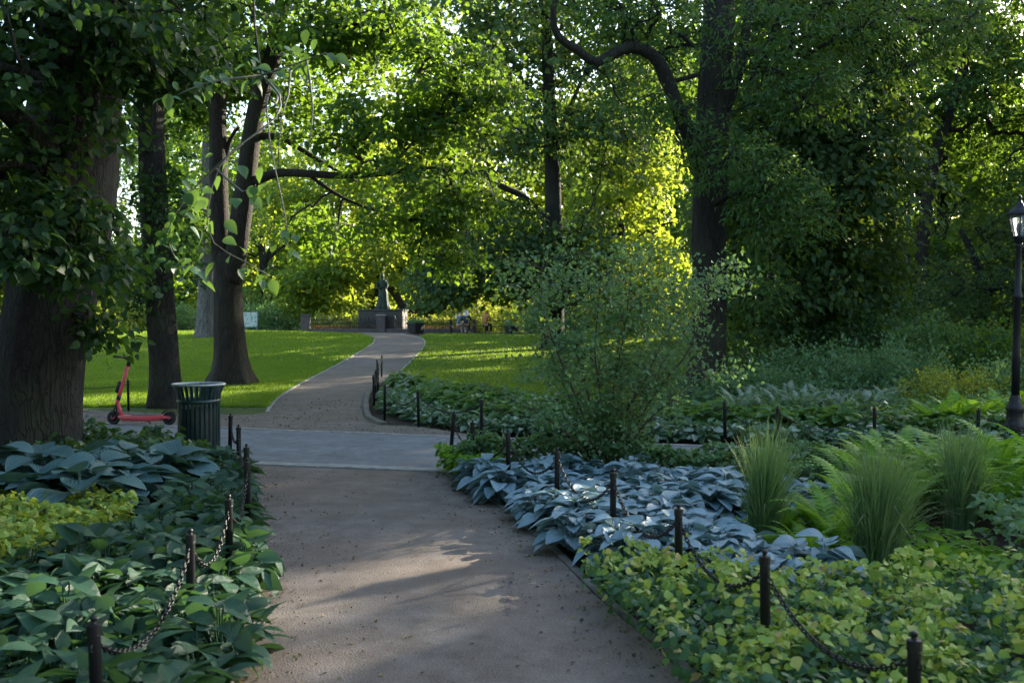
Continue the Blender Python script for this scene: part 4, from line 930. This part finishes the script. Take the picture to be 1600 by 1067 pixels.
# ---------------------------------------------------------------- litter bin
def litter_bin():
    e = empty('litter_bin', (-3.72,12.15,0), 'dark green slatted metal litter bin with a pale flared rim', 'litter bin')
    sl_ = MB(); n = 28
    for i in range(n):
        a = 2*pi*i/n; M = Matrix.Rotation(a, 4, 'Z'); w_ = .017
        prof = [(.235,.04),(.238,.3),(.236,.6),(.240,.74),(.255,.82),(.285,.90),(.292,.925)]
        vs = []; fs = []
        for r, z in prof:
            for dx, dy in ((0,-w_),(.006,-w_),(.006,w_),(0,w_)): vs.append(M @ Vector((r+dx, dy*(.9+ (r-.235)*2), z)))
        for j in range(len(prof)-1):
            for k in range(4): k2 = (k+1)%4; fs.append((j*4+k, j*4+k2, j*4+4+k2, j*4+4+k))
        sl_.add(vs, fs)
    sl_.build('slats', M_bin, e, False)
    def band(r, z0, z1, nm, m, t=.006): MB().lathe([(r,z0),(r+t,z0),(r+t,z1),(r,z1),(r,z0)], 40, cap=False).build(nm, m, e)
    band(.2445,.70,.745,'band',M_bin); band(.243,.03,.07,'band',M_bin)
    MB().lathe([(.285,.915),(.292,.928),(.302,.934),(.311,.928),(.313,.918),(.306,.908),(.293,.906),(.285,.915)], 48, cap=False).build('rim', M_rim, e)
    MB().lathe([(.205,.10),(.215,.64),(.210,.64),(.20,.105)], 32, cap=False).build('liner', M_rubber, e)
    MB().lathe([(.20,.03),(.228,.035),(.228,.05),(.20,.055)], 32).build('base', M_bin, e)
litter_bin()

# ---------------------------------------------------------------- e-scooter
def scooter():
    e = empty('electric_scooter', (-6.0,16.55,0), 'coral red electric kick scooter parked at the edge of the road', 'scooter', rz=0)
    def wheel(x):
        w_ = MB(); R = .112; vs = []; n = 28; m = 10
        for i in range(n):
            a = 2*pi*i/n
            for k in range(m):
                b = 2*pi*k/m; r = R - .024 + .024*cos(b); vs.append((x + r*cos(a), .027*sin(b), R + r*sin(a)))
        fs = [(i*m+k, i*m+(k+1)%m, ((i+1)%n)*m+(k+1)%m, ((i+1)%n)*m+k) for i in range(n) for k in range(m)]
        w_.add(vs, fs); o = w_.build('wheel', M_rubber, e)
        h = MB(); h.tube([(x,-.024,R),(x,.024,R)], .066, 20); h.build('rim', M_rubber, o)
        h = MB(); h.tube([(x,-.034,R),(x,.034,R)], .028, 14); h.build('hub', M_red, o)
    wheel(-.47); wheel(.47)
    d = MB(); sec = [(-.36,.13,.075,.022),(-.30,.115,.085,.045),(-.1,.105,.088,.045),(.2,.105,.088,.045),(.33,.115,.08,.042),(.37,.125,.055,.03),(.50,.122,.05,.010)]
    vs = []; fs = []
    for x, z, w_, h in sec:
        vs += [(x,-w_,z-h*.6),(x,-w_,z+h*.8),(x,-w_*.9,z+h),(x,w_*.9,z+h),(x,w_,z+h*.8),(x,w_,z-h*.6),(x,w_*.8,z-h),(x,-w_*.8,z-h)]
    for i in range(len(sec)-1):
        for k in range(8): k2=(k+1)%8; fs.append((i*8+k, i*8+8+k, i*8+8+k2, i*8+k2))
    fs += [tuple(range(8)), tuple(range(len(sec)*8-1, len(sec)*8-9, -1))]
    d.add(vs, fs).build('deck', M_red, e)
    MB().box(-.26,.30,-.072,.072,.1502,.1545).build('grip_mat', M_rubber, e, False)
    nk = MB(); nk.tube([(-.34,0,.14),(-.37,0,.24),(-.405,0,.36)], [.034,.030,.027], 12); nk.tube([(-.425,0,.31),(-.405,0,.38),(-.395,0,.41)], [.030,.032,.030], 12); nk.build('neck', M_red, e)
    fk = MB()
    for s in (-1,1): fk.tube([(-.47,s*.045,.112),(-.445,s*.045,.23),(-.42,s*.02,.31)], .013, 8)
    fk.tube([(-.43,-.045,.27),(-.43,.045,.27)], .012, 8); fk.build('fork', M_rubber, e)
    st = MB(); st.tube([(-.392,0,.42),(-.36,0,.54),(-.30,0,.74),(-.235,0,.96)], [.030,.032,.030,.028], 12); st.build('steering_column', M_red, e)
    cl = MB(); cl.tube([(-.398,0,.40),(-.382,0,.47)], .034, 12); cl.build('clamp', M_rubber, e)
    bt = MB(); M = Matrix.Translation((-.385,0,.60)) @ Matrix.Rotation(rad(17),4,'Y'); bt.bbox(-.035,.03,-.035,.035,-.09,.10,.012,M); bt.build('battery', M_rubber, e)
    tp = MB(); tp.tube([(-.235,0,.95),(-.215,0,1.03),(-.205,0,1.06)], [.032,.033,.030], 12); tp.tube([(-.20,0,1.05),(-.27,0,1.075),(-.31,0,1.085)], [.028,.024,.018], 10); tp.build('head_unit', M_rubber, e)
    hb = MB(); hb.tube([(-.33,-.25,1.10),(-.27,-.16,1.09),(-.255,0,1.085),(-.27,.16,1.09),(-.33,.25,1.10)], .013, 10); hb.tube([(-.34,-.27,1.10),(-.29,-.17,1.095)], .019, 10); hb.tube([(-.34,.27,1.10),(-.29,.17,1.095)], .019, 10)
    hb.tube([(-.27,-.13,1.10),(-.36,-.19,1.10)], .006, 6); hb.tube([(-.27,.13,1.10),(-.36,.19,1.10)], .006, 6); hb.tube([(-.26,-.08,1.10),(-.27,-.09,1.15)], .010, 8); hb.build('handlebar', M_rubber, e)
    fd = MB(); vs = []; fs = []
    for i in range(9):
        a = rad(150 - i*17); r = .135
        for s in (-.036,.036): vs.append((.47+r*cos(a), s, .112+r*sin(a))); vs.append((.47+(r+.006)*cos(a), s, .112+(r+.006)*sin(a)))
    for i in range(8): k = i*4; fs += [(k,k+2,k+6,k+4),(k+1,k+5,k+7,k+3),(k,k+4,k+5,k+1),(k+2,k+3,k+7,k+6)]
    fd.add(vs, fs).build('mudguard', M_rubber, e)
    MB().tube([(.05,.05,.10),(.09,.14,.01)], .008, 6).build('kickstand', M_rubber, e)
    e.rotation_euler = (rad(-2), 0, rad(-6))
scooter()

# ---------------------------------------------------------------- street lamp
def lamp():
    x, y = 6.46, 13.15; e = empty('street_lamp', (x,y,0), 'black cast-iron lamp post with a glass lantern', 'street lamp')
    MB().lathe([(.15,-.05),(.15,.06),(.135,.08),(.125,.10),(.12,.30),(.13,.33),(.115,.36),(.105,.40),(.10,.52),(.115,.55),(.10,.58),(.075,.62),(.07,.68),(.055,.72)], 20).build('base', M_iron, e)
    MB().lathe([(.050,.70),(.050,1.3),(.043,1.95),(.055,1.965),(.055,2.0),(.042,2.02),(.036,2.60),(.045,2.62),(.045,2.65),(.03,2.67)], 16).build('column', M_iron, e)
    MB().lathe([(.03,2.66),(.06,2.68),(.055,2.71),(.085,2.735),(.085,2.755),(.05,2.76)], 16).build('collar', M_iron, e)
    gm, t, b = newmat('lantern_glass'); b.inputs['Base Color'].default_value = (.9,.92,.92,1); b.inputs['Roughness'].default_value = .12; b.inputs['Transmission Weight'].default_value = .75; b.inputs['IOR'].default_value = 1.3
    g = MB(); vs = []
    for r, z in ((.07,2.76),(.135,3.02)):
        for k in range(8): a = 2*pi*(k+.5)/8; vs.append((r*cos(a), r*sin(a), z))
    g.add(vs, [(k,(k+1)%8,8+(k+1)%8,8+k) for k in range(8)]); g.build('glass', gm, e, False)
    r_ = MB()
    for k in range(8): a = 2*pi*(k+.5)/8; r_.tube([(.072*cos(a),.072*sin(a),2.755),(.138*cos(a),.138*sin(a),3.025)], .006, 5)
    r_.build('lantern_frame', M_iron, e)
    MB().lathe([(.13,3.02),(.165,3.022),(.168,3.035),(.12,3.09),(.055,3.15),(.05,3.17),(.025,3.19),(.012,3.23),(.022,3.245),(.012,3.27),(.002,3.29)], 16).build('roof', M_iron, e)
    MB().lathe([(.02,2.76),(.022,2.80),(.035,2.84),(.035,2.88),(.015,2.93)], 12).build('bulb', simple('white_glass',(.75,.75,.7),.3,0,.05,5,0), e)
    e.rotation_euler = (0, rad(.9), 0)
lamp()

# ---------------------------------------------------------------- statue, fence, tubs
def statue():
    Y = 60.0; c = P(599, 520, Y); z0 = float(tz(c.x, Y)); e = empty('statue', (c.x, Y, z0), 'green bronze woman in a long gown on a dark stone block', 'statue', rz=rad(-4))
    MB().bbox(-1.28,1.28,-.9,.9,-.1,1.28,.03).build('pedestal', M_stone, e, False)
    MB().bbox(-1.34,1.34,-.96,.96,1.28,1.36,.02).build('capstone', M_stone, e, False)
    vs = []; fs = []; n = 36; zb = 1.36
    prof = [(0,.40,.30,.0),(.05,.42,.32,0),(.35,.34,.27,.0),(.7,.29,.23,.0),(1.0,.26,.20,.01),(1.18,.20,.165,.02),(1.28,.19,.155,.02),(1.45,.24,.17,.02),(1.60,.25,.16,.01),(1.70,.20,.12,0),(1.75,.08,.08,-.01),(1.80,.065,.07,-.02),(1.84,.085,.095,-.03),(1.92,.095,.115,-.04),(2.0,.10,.12,-.03),(2.07,.085,.10,-.02),(2.12,.04,.05,-.01)]
    pr = []
    for i in range(len(prof)-1):
        for k in range(3): t = k/3; pr.append([prof[i][j]*(1-t)+prof[i+1][j]*t for j in range(4)])
    pr.append(list(prof[-1]))
    for z, rx, ry, dy in pr:
        f = max(0, 1-z/1.25)
        for k in range(n):
            a = 2*pi*k/n; q = 1 + f*.16*sin(a*9+z*1.5) + f*.06*sin(a*17) + (.05*noise.noise(Vector((cos(a)*2,sin(a)*2,z*3))) if z < 1.7 else 0)
            vs.append((rx*q*cos(a) + .05*sin(z*1.4)-.06, ry*q*sin(a) + dy, zb+z))
    m = len(pr); fs = [(i*n+k, i*n+(k+1)%n, (i+1)*n+(k+1)%n, (i+1)*n+k) for i in range(m-1) for k in range(n)] + [tuple(range((m-1)*n, m*n))]
    mb = MB().add(vs, fs)
    mb.tube([(.16,0,zb+1.62),(.24,-.02,zb+1.42),(.23,-.10,zb+1.22),(.10,-.22,zb+1.28),(-.04,-.24,zb+1.36)], [.07,.065,.055,.045,.035], 10)
    mb.tube([(-.24,0,zb+1.62),(-.36,-.03,zb+1.42),(-.33,-.12,zb+1.22),(-.18,-.22,zb+1.22),(-.04,-.24,zb+1.30)], [.07,.07,.06,.045,.035], 10)
    mb.tube([(-.01,.09,zb+1.95),(-.01,.14,zb+1.96),(-.01,.17,zb+1.96)], [.05,.055,.02], 10)
    mb.tube([(0,-.13,zb+1.97),(0,-.165,zb+1.93),(0,-.14,zb+1.91)], [.012,.02,.012], 6)
    mb.build('figure', M_bronze, e)
statue()
def fence():
    Y = 58.6; zb = lambda x: float(tz(x, Y)); e = empty('garden_fence', (P(590,510,Y).x, Y, zb(-7)), 'low stone wall with iron railing and square stone pillars before the statue', 'fence')
    o = e.location; X0, X1 = P(477,0,Y).x, P(706,0,Y).x
    z0 = zb(-7)
    def lx(px): return P(px,0,Y).x - o.x
    MB().bbox(lx(484),lx(588.5),-.14,.14,-.25,.24,.015).build('base_wall', M_wallst, e, False)
    MB().bbox(lx(602.5),lx(745),-.14,.14,-.25,.24,.015).build('base_wall', M_wallst, e, False)
    for px in (478, 595.5):
        w_ = .24
        p = MB(); p.bbox(lx(px)-w_,lx(px)+w_,-w_,w_,-.3,.98,.02); q = p.build('pillar', M_wallst, e, False)
        MB().bbox(lx(px)-w_-.04,lx(px)+w_+.04,-w_-.04,w_+.04,.98,1.05,.02).build('capstone', M_kerb if px > 500 else M_wallst, q, False)
    def panel(a, b):
        m = MB(); x = a+.05
        m.box(a,b,-.012,.012,.30,.325); m.box(a,b,-.012,.012,.72,.745); i = 0
        while x < b:
            m.tube([(x,0,.24),(x,0,.74)], .017, 5)
            if i % 4 == 0: m.tube([(x,0,.74),(x,0,.90)], .016, 6); m.lathe([(.0,.90),(.03,.93),(.0,.99)], 6, (x,0,0))
            else:
                s = (-1)**i; m.tube([(x,0,.745),(x+.03*s,0,.79),(x+.07*s,0,.82),(x+.09*s,0,.86),(x+.05*s,0,.89),(x+.03*s,0,.86)], .016, 5)
                m.tube([(x,0,.60),(x+.04,0,.55),(x,0,.50),(x-.04,0,.55),(x,0,.60)], .013, 4)
            x += .115; i += 1
        m.build('railing', M_iron, e, False)
    panel(lx(486), lx(588)); panel(lx(603), lx(632)); panel(lx(632)+.02, lx(745))
fence()
M_flow = leafmat('flower', [(0, G(.03,.09,.02)), (.45, G(.05,.12,.02)), (.5, G(.6,.03,.02)), (.75, G(.7,.12,.03)), (.9, G(.75,.4,.05)), (1, G(.5,.5,.45))], (.5,.3,.05), .3, .6)
bedf = [(P(486,0,59).x,58.9),(P(586,0,59).x,58.9),(P(586,0,59).x,59.9),(P(486,0,59).x,59.9)]
cover('flower_bed', bedf, 900, M_flow, T6w, .07, .38, 'red and yellow flowers growing behind the railing left of the statue', 31, hvar=.2, tilt=.7)
cover('flower_bed', [(P(634,0,59).x,58.9),(P(745,0,59).x,58.9),(P(745,0,59).x,59.8),(P(634,0,59).x,59.8)], 800, M_flow, T6w, .07, .38, 'red and yellow flowers growing behind the railing right of the statue', 32, hvar=.2)
def tub(px, Y, label, s=1):
    x = P(px,0,Y).x; z = float(tz(x,Y)); e = empty('flower_tub', (x,Y,z), label, 'planter', 'flower tubs')
    MB().lathe([(.36*s,-.02),(.40*s,.03),(.50*s,.50*s),(.54*s,.52*s),(.54*s,.58*s),(.48*s,.58*s),(.46*s,.52*s)], 8).build('pot', M_rubber, e, False)
    rng = np.random.default_rng(int(px)); n = 500; a = rng.uniform(0,6.28,n); r = np.sqrt(rng.uniform(0,1,n))*.48*s
    V, F = leaves_mesh('f', np.stack([r*np.cos(a), r*np.sin(a), .56*s + rng.uniform(0,.16,n)],1), rng.normal(size=(n,3)), rng.normal(size=(n,3))+np.array([0,0,.8]), rng.uniform(.04,.09,n), T6w)
    link('plants', np_mesh('plants', V, F), M_shrub, e, False)
tub(650, 56.8, 'tall black tub beside the path in front of the railing')
tub(799, 56.0, 'low black tub at the end of the picnic table', .8)

# park sign
Y = 63.0; x = P(390,0,Y).x; e = empty('park_sign', (x,Y,float(tz(x,Y))), 'pale green and white sign board on two posts at the edge of the lawn', 'sign')
for s in (-.46,.46): MB().tube([(s,0,-.1),(s,0,1.25)], .03, 8).build('post', M_rim, e)
sm, t, b = newmat('sign_print'); sn = noise_n(t, coords(t), 5, 3); r = ramp(t, sn.outputs[0], [(.42,(.14,.30,.24)),(.52,(.45,.55,.5)),(.62,(.55,.5,.42))]); t.links.new(r.outputs[0], b.inputs['Base Color'])
MB().bbox(-.43,.43,-.02,.02,.32,1.22,.008).build('board', sm, e, False)

# ---------------------------------------------------------------- picnic table and people
def picnic(px0, px1, Y, label):
    x0, x1 = P(px0,0,Y).x, P(px1,0,Y).x; xm = (x0+x1)/2; L = (x1-x0)/2; z = float(tz(xm,Y)); e = empty('picnic_table', (xm,Y,z), label, 'picnic table', 'picnic tables')
    t = MB()
    for k in range(5): t.bbox(-L,L,-.37+k*.15,-.37+k*.15+.14,.71,.75,.006)
    t.build('table_top', M_wood, e, False)
    for s in (-1,1):
        b_ = MB()
        for k in range(2): b_.bbox(-L,L,s*.68-.14+k*.145,s*.68+k*.145-.005,.42,.455,.006)
        b_.build('bench_seat', M_wood, e, False)
    for xx in (-L*.72, L*.72):
        for s in (-1,1):
            l_ = MB(); l_.tube([(xx,s*.25,.71),(xx,s*.66,-.02)], .045, 4); l_.build('leg', M_wood, e, False)
        c_ = MB(); c_.box(xx-.02,xx+.02,-.80,.80,.36,.42); c_.build('crossbar', M_wood, e, False)
picnic(697, 748, 57.2, 'dark picnic table with two people seated at its near bench')
picnic(752, 801, 57.2, 'dark picnic table with the copper-haired person beside it')
def skin(name, verts, edges, radii, mat, parent, root=0, lv=2):
    me = bpy.data.meshes.new(name); me.from_pydata(verts, edges, []); me.materials.append(mat)
    o = bpy.data.objects.new(name, me); COL.objects.link(o); o.parent = parent
    md = o.modifiers.new('skin', 'SKIN'); md.use_smooth_shade = True
    sv = me.skin_vertices[0].data
    for i, r in enumerate(radii): sv[i].radius = r if isinstance(r, tuple) else (r, r)
    for i in range(len(radii)): sv[i].use_root = (i == root)
    ss = o.modifiers.new('sub', 'SUBSURF'); ss.levels = lv; ss.render_levels = lv
    return o
M_skin = simple('skin', (.48,.30,.22), .5, 0, .08, 10, 0)
def person(px, Y, rz, label, top, bottom, hair, long_hair=True, scarf=None, leanf=.10):
    x = P(px,0,Y).x; z = float(tz(x,Y)); e = empty('person', (x,Y,z), label, 'person', 'people at the picnic tables')
    sh = .46; f = leanf   # seat height; figure faces +Y
    V = [(0,0,sh+.10),(0,.01,sh+.25),(0,.03+f*.3,sh+.42),(0,.03+f*.6,sh+.55),(0,.05+f*.8,sh+.63),(0,.07+f,sh+.72),(0,.09+f,sh+.82)]
    E = [(i,i+1) for i in range(6)]; R = [(.15,.12),(.13,.10),(.145,.10),(.12,.085),(.05,.05),(.075,.085),(.07,.085)]
    def chain(start, pts, rs):
        k = start
        for p, r in zip(pts, rs): V.append(p); R.append(r); E.append((k, len(V)-1)); k = len(V)-1
        return k
    for s in (-1,1):
        h = chain(3, [(s*.17,.04+f*.5,sh+.53),(s*.235,.10+f*.5,sh+.34),(s*.20,.27+f*.4,sh+.30),(s*.15,.36+f*.4,sh+.31)], [.055,.045,.036,.028])
        hp = Vector(V[h])
        for q, (a, l) in enumerate([(-.030,.075),(-.010,.085),(.010,.08),(.030,.065)]):
            chain(h, [(hp.x+a, hp.y+.05, hp.z), (hp.x+a*1.15, hp.y+.05+l*.6, hp.z-.008), (hp.x+a*1.2, hp.y+.05+l, hp.z-.025)], [.0095,.009,.007])
        chain(h, [(hp.x-s*.035, hp.y+.02, hp.z), (hp.x-s*.055, hp.y+.05, hp.z-.005)], [.011,.009])
        chain(0, [(s*.10,.10,sh+.07),(s*.12,.44,sh+.06),(s*.12,.42,.10),(s*.12,.40,.055),(s*.12,.53,.035)], [.085,.062,.042,.038,.03])
    b = skin('body', V, E, R, M_skin, e)
    # face
    hd = Vector(V[5]); fc = MB(); fc.tube([(0,hd.y+.085,hd.z+.055),(0,hd.y+.112,hd.z+.02),(0,hd.y+.09,hd.z+.005)], [.009,.015,.008], 6)
    for s in (-1,1): fc.lathe([(.004,-.012),(.012,-.004),(.012,.004),(.004,.012)], 8, (s*.032, hd.y+.078, hd.z+.055)); fc.tube([(s*.078,hd.y,hd.z+.06),(s*.085,hd.y-.01,hd.z+.04),(s*.078,hd.y,hd.z+.015)], [.01,.014,.008], 6)
    fc.tube([(-.022,hd.y+.083,hd.z-.022),(0,hd.y+.090,hd.z-.022),(.022,hd.y+.083,hd.z-.022)], .006, 5); fc.build('face', M_skin, e)
    # top: follows torso and sleeves
    TV = V[:4]; TE = E[:3]; TR = [(r[0]*1.14, r[1]*1.16) for r in R[:4]]; TR[0] = (.165,.135)
    for s in (-1,1):
        k = len(TV); TV = TV + [(s*.17,.04+f*.5,sh+.53),(s*.235,.10+f*.5,sh+.34),(s*.20,.27+f*.4,sh+.30)]; TE = TE + [(3,k),(k,k+1),(k+1,k+2)]; TR += [.066,.056,.046]
    skin('top', TV, TE, TR, top, e)
    PV_ = [(0,0,sh+.10)]; PE = []; PR = [(.165,.135)]
    for s in (-1,1):
        k = len(PV_); PV_ += [(s*.10,.10,sh+.07),(s*.12,.44,sh+.06),(s*.12,.42,.12)]; PE += [(0,k),(k,k+1),(k+1,k+2)]; PR += [.10,.075,.055]
    skin('trousers', PV_, PE, PR, bottom, e)
    for s in (-1,1): MB().bbox(s*.12-.04,s*.12+.04,.36,.60,0,.07,.02).build('shoe', M_rubber, e)
    hx = skin('hair', [(0,hd.y-.02,hd.z+.04),(0,hd.y-.015,hd.z+.09),(0,hd.y-.07,hd.z+.0)] + ([(0,hd.y-.12,hd.z-.14),(0,hd.y-.19,hd.z-.36),(0,hd.y-.20,hd.z-.50)] if long_hair else []),
         [(0,1),(0,2)] + ([(2,3),(3,4),(4,5)] if long_hair else []), [(.088,.088),(.080,.085),(.085,.05)] + ([(.11,.05),(.12,.05),(.07,.03)] if long_hair else []), hair, e)
    if scarf: skin('scarf', [(0,hd.y-.03,hd.z+.03),(0,hd.y-.02,hd.z+.11),(0,hd.y-.09,hd.z-.12),(-.12,hd.y-.09,hd.z-.30),(.14,hd.y-.10,hd.z-.42)], [(0,1),(0,2),(2,3),(2,4)], [(.105,.105),(.09,.09),(.11,.08),(.07,.05),(.05,.04)], scarf, e)
    e.rotation_euler = (0,0,rz)
    return e
C_ = lambda n, c: simple(n, c, .8, 0, .12, 12, .1)
person(717, 56.55, rad(-35), 'seated person with grey hair in a dark top and white trousers', C_('slate_cloth',(.10,.13,.19)), C_('white_cloth',(.55,.55,.58)), C_('grey_hair',(.25,.25,.26)), False)
person(728, 56.5, rad(-8), 'seated person with a pale headscarf and navy jacket seen from behind', C_('navy_cloth',(.012,.018,.05)), C_('dark_cloth',(.02,.02,.025)), C_('brown_hair',(.05,.03,.02)), False, C_('pale_scarf',(.55,.58,.68)))
person(758, 56.5, rad(-30), 'seated person with long copper-brown hair in dark clothes', C_('copper_shawl',(.36,.15,.045)), C_('black_cloth',(.015,.013,.015)), C_('copper_hair',(.42,.17,.05)), True)
